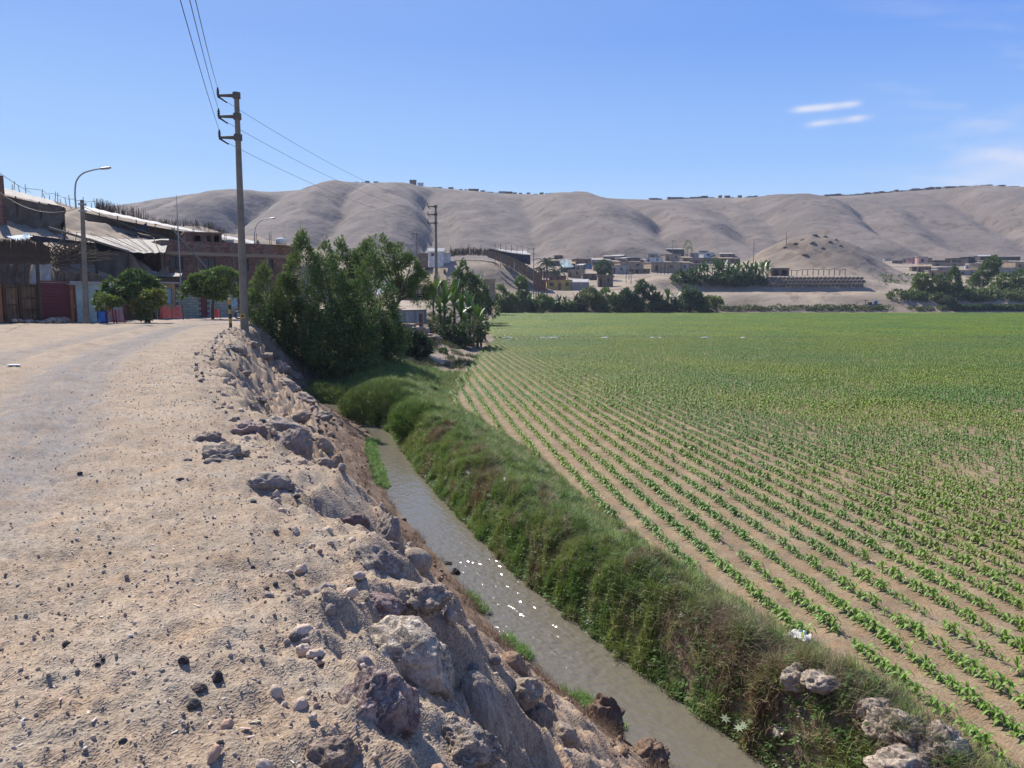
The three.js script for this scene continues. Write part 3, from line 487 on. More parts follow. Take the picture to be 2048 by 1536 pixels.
// ---------------------------------------------------------------- grass and weeds
function bladesGeo(n, h, w, spread, seed, droop = 0.5, seg = 2) {
  const r = rng(seed), pos = [], nor = [], idx = [];
  for (let b = 0; b < n; b++) {
    const a = r() * 6.283, lean = (0.15 + 0.85 * r()) * droop, L = h * (0.55 + 0.55 * r()), bx = Math.cos(a + 2) * r() * spread, bz = Math.sin(a + 2) * r() * spread, base = pos.length / 3, dx = Math.cos(a), dz = Math.sin(a);
    for (let s = 0; s <= seg; s++) { const t = s / seg, out = lean * L * t * t * 1.1, y = L * t * (1 - 0.35 * lean * t), ww = w * (1 - t * 0.92) / 2; for (const q of [-1, 1]) { pos.push(bx + dx * out - dz * ww * q, y, bz + dz * out + dx * ww * q); nor.push(dx * 0.3, 0.9, dz * 0.3); } }
    for (let s = 0; s < seg; s++) { const k = base + s * 2; idx.push(k, k + 1, k + 2, k + 1, k + 3, k + 2); }
  }
  const g = new THREE.BufferGeometry(); g.setAttribute('position', new THREE.Float32BufferAttribute(pos, 3)); g.setAttribute('normal', new THREE.Float32BufferAttribute(nor, 3)); g.setIndex(idx); g.computeVertexNormals();
  g.setAttribute('color', new THREE.Float32BufferAttribute(new Float32Array(pos.length).fill(1), 3));
  return g;
}
function rosetteGeo(n, L, w, seed) {
  const r = rng(seed), pos = [], idx = [];
  for (let b = 0; b < n; b++) { const a = r() * 6.283, y0 = r() * L * 1.2, up = 0.1 + 0.6 * r(), l = L * (0.6 + 0.6 * r()), c = Math.cos(a), s = Math.sin(a), k = pos.length / 3, o = r() * L * 0.8; const put = (t, q) => pos.push(c * (o + l * t) - s * w * q, y0 + up * l * t - 0.3 * l * t * t, s * (o + l * t) + c * w * q); put(0, 0); put(0.5, -1); put(0.5, 1); put(1, 0); idx.push(k, k + 1, k + 2, k + 1, k + 3, k + 2); }
  const g = new THREE.BufferGeometry(); g.setAttribute('position', new THREE.Float32BufferAttribute(pos, 3)); g.setIndex(idx); g.computeVertexNormals(); g.setAttribute('color', new THREE.Float32BufferAttribute(new Float32Array(pos.length).fill(1), 3));
  return g;
}
{
  const r = rng(99), grass = [], weeds = [], dry = [], green = (f, y) => rgb((0.135 + 0.12 * y) * f, (0.250 + 0.07 * y) * f, (0.045 + 0.03 * y) * f);
  for (let i = 0; i < 62000; i++) {
    const d = 5.5 + 40 * Math.pow(r(), 1.55), wr = waterR(d), xf = fieldEdge(d), s = r() * 1.12 - 0.02, x = lerp(wr, xf, s), patch = fbm(x * 0.75 + 3, d * 0.75, 3), p2 = fbm(x * 0.9 + 30, d * 0.45 + 7, 3);
    if (d > 31 && x < -8.5 && r() < 0.6) continue;
    if (d < 10.5 && s < 0.75 && patch + 0.25 * n2(x * 3, d * 3) < -0.02 + 0.25 * ss(10.5, 7, d)) { if (r() < 0.8) continue; }
    if (s > 1 && r() < 0.6) continue;
    const brown = ss(0.02, 0.2, p2 - 0.3 * Math.abs(s - 0.32) - 0.06) * ss(0.85, 0.45, s) * (d > 10.5 && d < 24 ? 0.7 : 0.15) + (d < 9.5 ? ss(0.0, 0.3, p2) * 0.5 * ss(0.95, 0.7, s) : 0);
    const isDry = r() < brown, f = 0.75 + 0.5 * r(), y = clamp(0.5 + 1.3 * patch + 0.5 * (r() - 0.5), 0, 1);
    const c = isDry ? rgb(0.26 * f, 0.18 * f, 0.105 * f) : r() < 0.10 ? rgb(0.34 * f, 0.28 * f, 0.15 * f) : green(f, y);
    const sc = (0.75 + 0.5 * r()) * (1 + 0.012 * d) * (0.45 + 1.05 * clamp(0.5 + 1.3 * fbm(x * 2.3, d * 2.3 + 60, 2), 0, 1)) * (s > 0.85 ? 0.7 : 1);
    grass.push([V(x, land(x, d) - 0.02, -d), [0.35 * (r() - 0.5), r() * 6.283, 0.35 * (r() - 0.5)], sc, c]);
  }
  // (placed below, after the weedy patches)
  const putGrass = () => scatter('grass', bladesGeo(13, 0.18, 0.009, 0.08, 5, 1.05, 3), mats.blade, grass, 'long drooping green and brown grass covering the berm');
  for (let i = 0; i < 5600; i++) {
    const d = 5.5 + 34 * Math.pow(r(), 1.6), wr = waterR(d), wide = r() < 0.28, s = wide ? (0.15 + 0.85 * r()) * (fieldEdge(d) - wr) : Math.pow(r(), 1.5) * 0.5, x = wr + s; if (fbm(x * 1.2, d * 0.9 + 20, 3) < (wide ? 0.12 : -0.22)) continue;
    const f = 0.7 + 0.6 * r(), pale = d < 13 && r() < 0.10;
    weeds.push([V(x, Math.max(land(x, d), WATER) - 0.005 + (wide ? 0.08 : 0), -d), [0.4 * (r() - 0.5), r() * 6.283, 0.4 * (r() - 0.5)], (0.45 + 0.45 * r()) * (1 + 0.012 * d), pale ? rgb(0.34 * f, 0.36 * f, 0.27 * f) : rgb(0.085 * f, 0.175 * f, 0.028 * f)]);
  }
  // three weedy patches on the near side of the water
  for (const [d0, d1, n, w] of [[20.5, 27.5, 420, 0.42], [12.2, 13, 30, 0.15], [10.6, 11.3, 60, 0.2], [8.8, 9.6, 70, 0.25]]) for (let i = 0; i < n; i++) { const d = lerp(d0, d1, r()), x = waterL(d) - (r() - 0.35) * w, f = 0.8 + 0.5 * r(); grass.push([V(x, Math.max(land(x, d), WATER) - 0.01, -d), [0.3 * (r() - 0.5), r() * 6.283, 0], (0.6 + 0.5 * r()) * (1 + 0.008 * d), rgb(0.15 * f, 0.29 * f, 0.04 * f)]); if (r() < 0.4) weeds.push([V(x, Math.max(land(x, d), WATER) - 0.005, -d), [0.3 * (r() - 0.5), r() * 6.283, 0], (0.35 + 0.4 * r()) * (1 + 0.012 * d), rgb(0.13 * f, 0.26 * f, 0.04 * f)]); }
  putGrass();
  scatter('weeds', rosetteGeo(11, 0.075, 0.017, 8), mats.leafBright, weeds, 'small leafy weeds along both waterlines');
  for (let i = 0; i < 2600; i++) { const d = 7 + 27 * Math.pow(r(), 1.7), wl = waterL(d), x = wl - 0.05 - 1.0 * Math.pow(r(), 1.4), f = 0.7 + 0.6 * r(); if (fbm(x, d * 0.6 + 50, 3) < -0.05) continue; dry.push([V(x, land(x, d) - 0.015, -d), [0.9 * (r() - 0.2), r() * 6.283, -0.9 * r()], 0.5 + 0.6 * r(), rgb(0.20 * f, 0.125 * f, 0.075 * f)]); }
  for (let i = 0; i < 2600; i++) { const d = r() < 0.55 ? 6.2 + 4.2 * r() : 9 + 20 * r() * r(), x = lerp(waterR(d), fieldEdge(d), 0.1 + 0.85 * r()), f = 0.7 + 0.6 * r(); dry.push([V(x, land(x, d), -d), [1.2 * (r() - 0.5), r() * 6.283, 1.2 * (r() - 0.5)], 0.7 + 0.8 * r(), rgb(0.27 * f, 0.20 * f, 0.12 * f)]); }
  scatter('dry_roots', bladesGeo(9, 0.24, 0.006, 0.08, 6, 1.2, 3), mats.blade, dry, 'brown dead roots and stalks on the banks of the ditch');
}
// ---------------------------------------------------------------- young maize
function maizeGeo(seed, leaves = 8, h = 0.245, seg = 4) {
  const r = rng(seed), pos = [], idx = [], col = [];
  const a0 = r() * 6;
  for (let b = 0; b < leaves; b++) {
    const a = a0 + b * 2.5 + r() * 0.6, c = Math.cos(a), s = Math.sin(a), t0 = b / leaves, y0 = h * (0.06 + 0.50 * t0), L = h * (1.15 - 0.45 * Math.abs(t0 - 0.5)) * (0.85 + 0.3 * r()), up = 0.75 + 0.8 * t0 + 0.3 * r(), w = 0.022 + 0.008 * r(), k = pos.length / 3, f = 0.85 + 0.3 * r();
    for (let q = 0; q <= seg; q++) { const t = q / seg, out = L * (0.58 * t + 0.10 * t * t), y = y0 + L * (up * t - (0.55 + 0.55 * up) * t * t), ww = w * (q === 0 ? 0.45 : q === seg ? 0.02 : 1.05 - 0.35 * t), fold = ww * 0.35; pos.push(c * out - s * ww, y + fold, s * out + c * ww, c * out, y, s * out, c * out + s * ww, y + fold, s * out - c * ww); for (let z = 0; z < 3; z++) col.push(f, f, f * 0.95); }
    for (let q = 0; q < seg; q++) for (const z of [0, 1]) { const i = k + q * 3 + z; idx.push(i, i + 1, i + 3, i + 1, i + 4, i + 3); }
  }
  const g = new THREE.BufferGeometry(); g.setAttribute('position', new THREE.Float32BufferAttribute(pos, 3)); g.setAttribute('color', new THREE.Float32BufferAttribute(col, 3)); g.setIndex(idx); g.computeVertexNormals();
  const st = cyl(V(0, -0.02, 0), V(0, h * 0.55, 0), 0.009, 0.005, 5); st.deleteAttribute('uv'); st.setAttribute('color', new THREE.Float32BufferAttribute(new Float32Array(st.attributes.position.count * 3).fill(1), 3));
  return merged([g, st]);
}
mats.maize = phy([0.185, 0.325, 0.035], 0.55, { vertexColors: true, transmission: 0.42, thickness: 0, specularIntensity: 0.6 });
{
  const r = rng(31337), variants = [1, 2, 3, 4].map((k) => maizeGeo(60 + k)), single = [], near = [], far = [], straw = [];
  const h = Math.hypot(1, ROW);
  for (let k = -6; k < 420; k++) {
    const w = k * SPACING * h;   // x + ROW * d on this row
    let d = 5;
    const rowDensity = 0.9 + 0.16 * n2(k * 0.7, 3);
    while (d < 196.5) {
      const isFar = d > 84, step = isFar ? 0.38 : d > 50 ? 0.12 : 0.085; d += step * (0.8 + 0.4 * r());
      const x = w - ROW * d + (r() - 0.5) * 0.05;
      if (x < fieldEdge(d) + 0.22 || x > 0.74 * d + 6 || (d > 80.4 && d < 81.7)) continue;
      const thin = fbm(x * 0.22, d * 0.22, 3), local = rowDensity + 0.20 * thin + 0.07 + 0.16 * n2(x * 1.3, d * 1.3);
      if (r() > local * (d < 26 ? 0.90 : 1.02)) continue;
      const y = land(x, d), f = (isFar ? 0.80 : 0.78) + 0.4 * r(), ly = clamp(0.5 + 1.2 * fbm(x * 0.06 + 4, d * 0.06, 3), 0, 1), c = rgb(lerp(0.85, 1.35, ly) * f, lerp(0.92, 1.08, ly) * f, lerp(1.25, 0.7, ly) * f);
      const s = (0.40 + 0.46 * r() + 0.15 * thin) * (d > 30 ? 1.15 : 1);
      const e = [V(x, y, -d), [0.25 * (r() - 0.5), r() * 6.283, 0.25 * (r() - 0.5)], s, c];
      if (isFar) far.push(e); else near.push(e);
    }
    // pale straw left in some furrows
    if (r() < 0.75) for (let q = 0, d2 = 5 + r() * 10; q < 90; q++) { d2 += 0.10 + 0.05 * d2 * 0.1; const x = w + SPACING * h * 0.5 - ROW * d2 + (r() - 0.5) * 0.12; if (d2 > 42 || x < fieldEdge(d2) + 0.3 || x > 0.74 * d2 + 2 || n2(k * 1.7, d2 * 0.22) < 0.12) continue; for (let m = 0; m < 4; m++) straw.push([V(x + (r() - 0.5) * 0.1, land(x, d2) + 0.012, -d2 + (r() - 0.5) * 0.12), [0.2 * (r() - 0.5), Math.atan2(1, -ROW) + (r() - 0.5) * 1.4, 0.2 * (r() - 0.5)], [0.5 + r(), 1, 1 + r()], rgb(0.55 + 0.1 * r(), 0.43 + 0.08 * r(), 0.24)]); }
  }
  near.sort((a, b) => b[0].z - a[0].z);
  const rest = [];
  for (const e of near) { if (single.length < 300 && inView(e[0].clone().add(V(0, 0.12, 0)), -6)) single.push(e); else rest.push(e); }
  for (const [i, [p, rot, s]] of single.entries()) { const m = top('maize_plant', variants[i % 4], mats.maize, 'young maize plant in the nearest rows beside the grassy berm', 'plant', 'young maize plants in the nearest rows'); m.position.copy(p); m.rotation.set(...rot); m.scale.setScalar(s); }
  const clump = merged([0, 1, 2].map((k) => { const g = maizeGeo(80 + k, 7, 0.25, 3); g.translate((k - 1) * 0.03, 0, (k - 1) * 0.14); return g; }));
  scatter('maize_rows', merged([variants[1]]), mats.maize, rest, 'rows of young maize across the near half of the field');
  far.forEach((e) => { e[1] = [0, Math.atan2(-ROW, 1) + (r() - 0.5) * 0.5 + (r() < 0.5 ? Math.PI : 0), 0]; });
  scatter('maize_rows', clump, mats.maize, far, 'dense green maize rows merging towards the far edge of the field');
  scatter('straw', box(0.07, 0.004, 0.006), std([1, 1, 1], 0.9), straw, 'pale straw lying in the furrows between maize rows');
}

// ---------------------------------------------------------------- trees
function leafCloud(lobes, n, L, W, seed, palette, { gap = -0.15, freq = 0.9, droop = 0.2, shell = 0.5, up = 0.3 } = {}) {
  const r = rng(seed), wts = lobes.map((l) => Math.pow(l.r[0] * l.r[1] * l.r[2], 0.7)), tot = wts.reduce((a, b) => a + b, 0), pos = new Float32Array(n * 12), col = new Float32Array(n * 12), idx = new Uint32Array(n * 6), v = V(0, 0, 0), a = V(0, 0, 0), b = V(0, 0, 0);
  let m = 0, guard = 0;
  while (m < n && guard++ < n * 8) {
    let k = r() * tot, q = 0; while (q < lobes.length - 1 && (k -= wts[q]) > 0) q++;
    const l = lobes[q]; v.set(r() * 2 - 1, r() * 2 - 1, r() * 2 - 1); if (v.lengthSq() > 1 || v.lengthSq() < 0.01) continue; v.normalize();
    const rad = (shell + (1 - shell) * Math.pow(r(), 0.6)) * (1 + 0.28 * fbm3(v.x * 1.8 + q * 7, v.y * 1.8, v.z * 1.8, 3)); a.copy(v);
    v.set(v.x * l.r[0] * rad, v.y * l.r[1] * rad, v.z * l.r[2] * rad); if (l.taper) { const t = clamp(v.y / l.r[1], -1, 1); const sh = t > 0 ? 1 - l.taper * t : 1; v.x *= sh; v.z *= sh; }
    v.add(l.c);
    if (fbm3(v.x * freq + seed, v.y * freq, v.z * freq, 2) < gap + 0.12 * (r() - 0.5)) continue;
    a.multiplyScalar(0.55).add(b.set(r() - 0.5, r() - 0.5 + up - droop * r(), r() - 0.5)).normalize(); b.set(r() - 0.5, r() - 0.5, r() - 0.5).cross(a).normalize();
    const len = L * (0.6 + 0.7 * r()), w = W * (0.6 + 0.7 * r()), i = m * 12, c = palette[(r() * palette.length) | 0], f = 0.8 + 0.4 * r();
    pos.set([v.x, v.y, v.z, v.x + a.x * len * 0.5 + b.x * w, v.y + a.y * len * 0.5 + b.y * w, v.z + a.z * len * 0.5 + b.z * w, v.x + a.x * len, v.y + a.y * len - droop * len * 0.25, v.z + a.z * len, v.x + a.x * len * 0.5 - b.x * w, v.y + a.y * len * 0.5 - b.y * w, v.z + a.z * len * 0.5 - b.z * w], i);
    for (let z = 0; z < 4; z++) col.set([c[0] * f, c[1] * f, c[2] * f], i + z * 3);
    idx.set([m * 4, m * 4 + 1, m * 4 + 2, m * 4, m * 4 + 2, m * 4 + 3], m * 6); m++;
  }
  const g = new THREE.BufferGeometry(); g.setAttribute('position', new THREE.BufferAttribute(pos.slice(0, m * 12), 3)); g.setAttribute('color', new THREE.BufferAttribute(col.slice(0, m * 12), 3)); g.setIndex(new THREE.BufferAttribute(idx.slice(0, m * 6), 1)); g.computeVertexNormals();
  return g;
}
const GREEN = { deep: [[0.087, 0.147, 0.042], [0.105, 0.168, 0.048], [0.070, 0.126, 0.039]], mid: [[0.168, 0.245, 0.063], [0.133, 0.210, 0.056], [0.203, 0.260, 0.070]], blue: [[0.084, 0.140, 0.059], [0.101, 0.165, 0.070]], olive: [[0.210, 0.252, 0.087], [0.175, 0.210, 0.073]], bright: [[0.140, 0.238, 0.042], [0.119, 0.210, 0.042], [0.168, 0.252, 0.049]], lime: [[0.210, 0.260, 0.056], [0.182, 0.238, 0.049]], dry: [[0.260, 0.196, 0.112], [0.210, 0.168, 0.098]] };
// lobes given as they show: [u, v, half width, half height] at d metres
function seen(list, d) { return list.map(([u, v, w, h, dd = 0, taper = 0.3]) => { const c = P(u, v, d + dd), k = (d + dd) / 1536; return { c, r: [w * k, h * k, w * k * 0.9], taper }; }); }
function tree(name, label, category, base, lobes, { n, L, W, seed, palette, group, stems = 3, trunk = 0.12, mat = mats.leaf, gap, freq, droop, shell, up, trunkTo }) {
  const t = thing(name, label, category, base, 0, group), rel = lobes.map((l) => ({ ...l, c: l.c.clone().sub(base) })), r = rng(seed + 3), limbs = [];
  const root = V(0, -0.15, 0), fork = trunkTo ? trunkTo.clone().sub(base) : null, main = [];
  if (fork) main.push(tube([root, root.clone().lerp(fork, 0.5).add(V((r() - 0.5) * trunk * 2, 0, 0)), fork], trunk * 1.15, trunk * 0.8, 7, 8));
  rel.forEach((l, q) => { const m = Math.max(1, Math.round(stems * (0.6 + 0.6 * r()))); for (let s = 0; s < m; s++) { const e = l.c.clone().add(V((r() - 0.5) * l.r[0], (r() - 0.2) * l.r[1] * 0.9, (r() - 0.5) * l.r[2])), a = fork ?? root.clone().add(V((r() - 0.5) * trunk * 4, 0, (r() - 0.5) * trunk * 4)), mid = a.clone().lerp(e, 0.5).add(V((r() - 0.5) * 0.2 * l.r[0], 0.10 * l.r[1], (r() - 0.5) * 0.2 * l.r[2])); (fork ? limbs : main).push(tube([a, mid, e], trunk * (fork ? 0.55 : 0.6), trunk * 0.12, 5, 7)); } });
  if (limbs.length) { const tr = part('trunk', merged(main), mats.bark, t); part('limbs', merged(limbs), mats.bark, tr); } else part('trunk', merged(main), mats.bark, t);
  part('crown', leafCloud(rel, n, L, W, seed, palette, { gap, freq, droop, shell, up }), mat, t);
  return t;
}
{ // the clump of big trees at the bend of the ditch
  const deepMid = [...GREEN.deep, ...GREEN.mid, ...GREEN.mid], o = { L: 0.26, W: 0.030, group: 'trees at the bend of the ditch', droop: 0.45, up: 0.45, gap: -0.10, freq: 0.95 };
  const base = (u, d) => set(u, d);
  const spire = (u, v0, v1, hw, dd = 0, taper = 0.6) => [u, lerp(v0, v1, 0.5), hw * 1.22, (v1 - v0) / 2, dd, taper];
  tree('tree', 'feathery green tree at the bend, left one next to the tall pole', 'tree', base(622, 43.5), seen([spire(606, 468, 640, 34), spire(572, 535, 700, 32, -0.5), spire(530, 528, 690, 30, -0.8), spire(550, 600, 745, 34, -0.6, 0.3), spire(598, 600, 750, 40, -0.4, 0.3), spire(508, 560, 700, 18, -0.6)], 43), { ...o, n: 21000, seed: 5001, palette: [...GREEN.mid, ...GREEN.mid, ...GREEN.olive, ...GREEN.deep], stems: 4, trunk: 0.09 });
  tree('tree', 'dense dark green tree at the bend, middle one with two pointed tops', 'tree', base(680, 42.5), seen([spire(653, 488, 690, 36), spire(690, 545, 720, 34, -1.0, 0.5), spire(722, 535, 700, 32, -0.8, 0.5), spire(668, 620, 755, 46, -0.6, 0.2), spire(712, 640, 755, 40, -0.6, 0.2), spire(634, 600, 740, 28, -0.4)], 42), { ...o, n: 21000, seed: 5002, palette: deepMid, stems: 4, trunk: 0.09 });
  tree('tree', 'dark rounded tree at the bend, standing behind the two pointed tops', 'tree', base(735, 45.5), seen([spire(683, 480, 660, 30), spire(712, 500, 680, 30, 0.5), spire(748, 500, 700, 38, -0.4, 0.5), spire(768, 590, 745, 36, -0.6, 0.3), spire(738, 630, 750, 42, -0.6, 0.2), spire(792, 650, 750, 24, -1, 0.3)], 45), { ...o, n: 21000, seed: 5003, palette: [...GREEN.deep, ...GREEN.mid, GREEN.olive[0]], stems: 4, trunk: 0.09 });
  tree('tree', 'open crowned tree leaning right over the pale wall', 'tree', set(752, 56), seen([[756, 505, 40, 34, 0, 0.3], [790, 515, 34, 28, 0, 0.3], [815, 545, 32, 42, 0], [838, 570, 24, 38, 0], [726, 525, 24, 36, 0], [858, 590, 14, 26, 0], [775, 560, 30, 24, 1]], 55), { ...o, n: 12000, seed: 5004, palette: [...deepMid, ...GREEN.mid], stems: 3, trunk: 0.17, trunkTo: P(800, 598, 55.5), gap: 0.0, freq: 0.8 });
  tree('shrub', 'dark broad leaved shrub at the foot of the big trees', 'shrub', set(812, 50), seen([[812, 690, 36, 32, 0, 0.1], [840, 695, 22, 26, 0], [795, 712, 26, 26, -0.5], [828, 722, 24, 20, -0.4]], 49.5), { n: 3200, L: 0.30, W: 0.085, seed: 5005, palette: [...GREEN.deep, GREEN.blue[0], [0.05, 0.06, 0.035]], stems: 4, trunk: 0.05, gap: -0.2, freq: 1.4, group: undefined });
  // grassy bushes by the water in front of them
  const fine = { L: 0.26, W: 0.012, mat: mats.blade, gap: -0.4, freq: 2, droop: 0.5, up: 0.9, shell: 0.72, stems: 1, trunk: 0.02, group: 'grassy bushes at the bend' };
  const hb = (u, v, d, list, n, seed, pal, label) => { const b = onGround(u, v, 20); tree('bush', label, 'bush', b, list.map(([dx, dy, dz, rx, ry, rz]) => ({ c: b.clone().add(V(dx, dy, dz)), r: [rx, ry, rz], taper: 0 })), { ...fine, n, seed, palette: pal }); };
  hb(762, 822, 33, [[0, 0.05, -0.4, 1.45, 1.05, 1.1], [-0.8, 0.0, -0.5, 0.95, 0.85, 0.9], [0.9, -0.05, -0.4, 0.8, 0.8, 0.8]], 15000, 5101, [...GREEN.olive, ...GREEN.mid, ...GREEN.mid], 'rounded sunlit grassy bush at the bend of the ditch');
  hb(690, 800, 36, [[0, 0.0, -0.5, 1.2, 0.6, 0.9], [-1.2, 0.05, -0.9, 1.0, 0.6, 0.8]], 6000, 5102, [...GREEN.olive, ...GREEN.mid, ...GREEN.mid], 'low shaded grassy bush under the big trees');
  hb(640, 785, 38, [[0, 0.0, -0.6, 1.5, 0.5, 1.1]], 5000, 5103, [...GREEN.olive, ...GREEN.mid, ...GREEN.mid], 'low grassy bush in deep shade left of the bend');
  hb(828, 852, 28, [[0, 0.05, -0.3, 0.75, 0.6, 0.7]], 4500, 5104, [...GREEN.mid, ...GREEN.bright], 'small grassy hummock where the berm begins');
}
function bananaLeaf(L, w, bend, seed, seg = 9) {
  const r = rng(seed), pos = [], idx = [];
  for (let q = 0; q <= seg; q++) { const t = q / seg, out = L * (t * 0.92 - 0.18 * bend * t * t), y = L * (0.55 * t * (1.6 - bend) - 0.75 * bend * t * t), ww = w * Math.pow(Math.sin(Math.PI * clamp(0.08 + 0.90 * t, 0, 1)), 0.6) * (q === seg ? 0.1 : 1) * (q === 0 ? 0.15 : 1), tear = 1 - 0.25 * r(); pos.push(out, y + ww * 0.35, -ww * tear, out, y, 0, out, y + ww * 0.35, ww * tear); }
  for (let q = 0; q < seg; q++) for (const z of [0, 1]) { const i = q * 3 + z; idx.push(i, i + 1, i + 3, i + 1, i + 4, i + 3); }
  const g = new THREE.BufferGeometry(); g.setAttribute('position', new THREE.Float32BufferAttribute(pos, 3)); g.setIndex(idx); g.computeVertexNormals();
  g.setAttribute('color', new THREE.Float32BufferAttribute(new Float32Array(pos.length).fill(1), 3));
  return g;
}
const bananaMats = [phy([0.17, 0.27, 0.045], 0.45, { transmission: 0.45, thickness: 0 }), phy([0.11, 0.20, 0.035], 0.45, { transmission: 0.4, thickness: 0 }), phy([0.075, 0.135, 0.035], 0.5, { transmission: 0.35, thickness: 0 }), phy([0.20, 0.145, 0.08], 0.9, { transmission: 0.2, thickness: 0 })];
const bananaLeaves = [bananaLeaf(2.0, 0.30, 0.25, 1), bananaLeaf(2.1, 0.32, 0.6, 2), bananaLeaf(1.9, 0.30, 1.05, 3), bananaLeaf(1.6, 0.20, 1.5, 4)];
const stalkMat = std([0.16, 0.15, 0.07], 0.8, { map: TX.reed });
function banana(base, h, n, seed, label, group) {
  const r = rng(seed), t = thing('banana_plant', label, 'banana plant', base, r() * 6, group);
  part('stem', tube([V(0, -0.2, 0), V(0.05, h * 0.4, 0.03), V(0.02, h * 0.62, 0)], h * 0.032, h * 0.018, 7, 6), stalkMat, t);
  for (let k = 0; k < n; k++) { const q = k / n, vi = q < 0.35 ? 0 : q < 0.62 ? 1 : q < 0.85 ? 2 : 3, m = part('leaf', bananaLeaves[vi], bananaMats[q < 0.3 ? 0 : q < 0.55 ? 1 : q < 0.86 ? 2 : 3], t); m.position.set(0.02, h * (0.62 - 0.12 * q), 0); m.rotation.set(0, k * 2.4 + r(), (vi === 0 ? 0.75 : 0.35) * (0.5 + r()), 'YXZ'); m.scale.setScalar(h / 4.4 * (0.7 + 0.35 * r())); }
  return t;
}
[[868, 70, 4.0, 12], [890, 67.5, 4.6, 13], [908, 69.5, 4.9, 14], [922, 67, 4.3, 12], [940, 69, 4.7, 13], [955, 66.5, 4.0, 12], [880, 66, 3.2, 10], [930, 65.5, 3.0, 10], [962, 68.5, 3.4, 11], [900, 65.2, 2.7, 9]].forEach(([u, d, h, n], i) => banana(set(u, d), h, n, 6000 + i, ['tall banana plant in the clump beside the field, leftmost', 'banana plant in the clump beside the field, second from the concrete stub', 'tallest banana plant of the clump beside the field', 'banana plant at the middle front of the clump beside the field', 'tall banana plant on the right half of the clump', 'banana plant at the right front of the clump by the maize', 'short banana plant at the front left of the clump', 'short banana plant at the front of the clump', 'banana plant at the right end of the clump', 'smallest banana plant low in the clump'][i], 'banana plants beside the field'));
tree('shrub', 'tangled low shrub under the banana plants at the field edge', 'shrub', set(930, 64), seen([[900, 668, 30, 20, 0, 0], [940, 665, 34, 22, 0, 0], [962, 652, 14, 18, 0, 0], [880, 655, 22, 22, 1, 0]], 64.5), { n: 3000, L: 0.32, W: 0.06, seed: 5201, palette: [...GREEN.deep, ...GREEN.blue, GREEN.dry[1]], stems: 3, trunk: 0.04, gap: -0.15, freq: 1 });
tree('shrub', 'small green bush alone on the bare slope by the field', 'shrub', onGround(887, 712, 30), seen([[887, 705, 8, 9, 0, 0]], 56), { n: 300, L: 0.14, W: 0.05, seed: 5202, palette: GREEN.deep, stems: 2, trunk: 0.02, gap: -0.5 });
{ // rough grass on the slope between the big trees and the field
  const r = rng(515), list = []; for (let i = 0; i < 5200; i++) { const d = 40 + 34 * r(), x = lerp(roadEdge(d), fieldEdge(d), 0.1 + 0.95 * Math.pow(r(), 0.8)); if (fbm(x * 0.35 + 9, d * 0.25, 3) < 0.06 + (x > fieldEdge(d) - 1.6 ? 0.1 : 0)) continue; const f = 0.7 + 0.6 * r(); list.push([V(x, land(x, d) - 0.02, -d), [0.3 * (r() - 0.5), r() * 6.28, 0], 1.3 + 0.8 * r(), r() < 0.45 ? rgb(0.17 * f, 0.15 * f, 0.07 * f) : rgb(0.10 * f, 0.14 * f, 0.04 * f)]); }
  scatter('grass', bladesGeo(12, 0.22, 0.016, 0.16, 15, 0.9, 2), mats.blade, list, 'thin dry grass on the slope by the big trees');
}
boulder(862, 726, 13, 12, R('dark', { facets: 7, colour: [0.13, 0.10, 0.085], lift: 0.2 }), 'dark boulder alone on the bare slope by the field', 'boulder', undefined);
// castor plant on the near berm
{ const b = onGround(1478, 1466, 5), t = thing('castor_plant', 'pale star leaved plant on the near berm above the water', 'plant', b), r = rng(808);
  const star = (() => { const sh = new THREE.Shape(); for (let k = 0; k <= 14; k++) { const a = Math.PI * 2 * k / 14, q = k % 2 ? 0.04 : 0.105; k ? sh.lineTo(Math.cos(a) * q, Math.sin(a) * q) : sh.moveTo(q, 0); } const g = new THREE.ShapeGeometry(sh); g.rotateX(-Math.PI / 2); return g; })(), lm = phy([0.36, 0.44, 0.27], 0.6, { transmission: 0.3, thickness: 0 });
  const stem = []; for (let k = 0; k < 7; k++) { const e = V((r() - 0.5) * 0.36, 0.10 + 0.16 * r(), (r() - 0.3) * 0.3); stem.push(tube([V(0, -0.03, 0), V(e.x * 0.3, e.y * 0.7, e.z * 0.3), e], 0.007, 0.004, 5, 5)); const m = part('leaf', star, lm, t); m.position.copy(e); m.rotation.set(0.5 * r() + 0.15, r() * 6, 0.4 * (r() - 0.5)); m.scale.setScalar(0.55 + 0.35 * r()); } part('stem', merged(stem), mats.bark, t); }
// litter on the berm
const scrap = (u, v, w, h, seed, label, mat = mats.plastic) => { const p = onGround(u, v, 5), k = Math.hypot(p.x, p.y - EYE, p.z) / 1536, g = new THREE.PlaneGeometry(1, 1, 8, 8), q = g.attributes.position, r = rng(seed), a = r() * 9; g.rotateX(-1.0); for (let i = 0; i < q.count; i++) q.setXYZ(i, q.getX(i) + 0.2 * n2(q.getY(i) * 3 + a, i), q.getY(i) + 0.35 * n2(q.getX(i) * 2.5 + a, q.getZ(i) * 2.5), q.getZ(i)); g.computeVertexNormals(); const m = top('plastic_scrap', g, mat, label, 'litter', 'litter on the berm'); m.position.copy(p).add(V(0, 0.08, 0)); m.scale.set(w * k, h * k * 1.3, h * k * 1.5); m.rotation.y = r() * 2 - 1; };
scrap(1598, 1282, 36, 15, 1, 'crumpled white plastic sack on top of the berm');
scrap(1444, 1276, 9, 8, 2, 'white plastic scrap beside the brown stalks');
scrap(1372, 1168, 9, 9, 3, 'small white scrap high on the berm');
scrap(1010, 968, 9, 12, 4, 'white scrap caught in the brown grass of the berm');
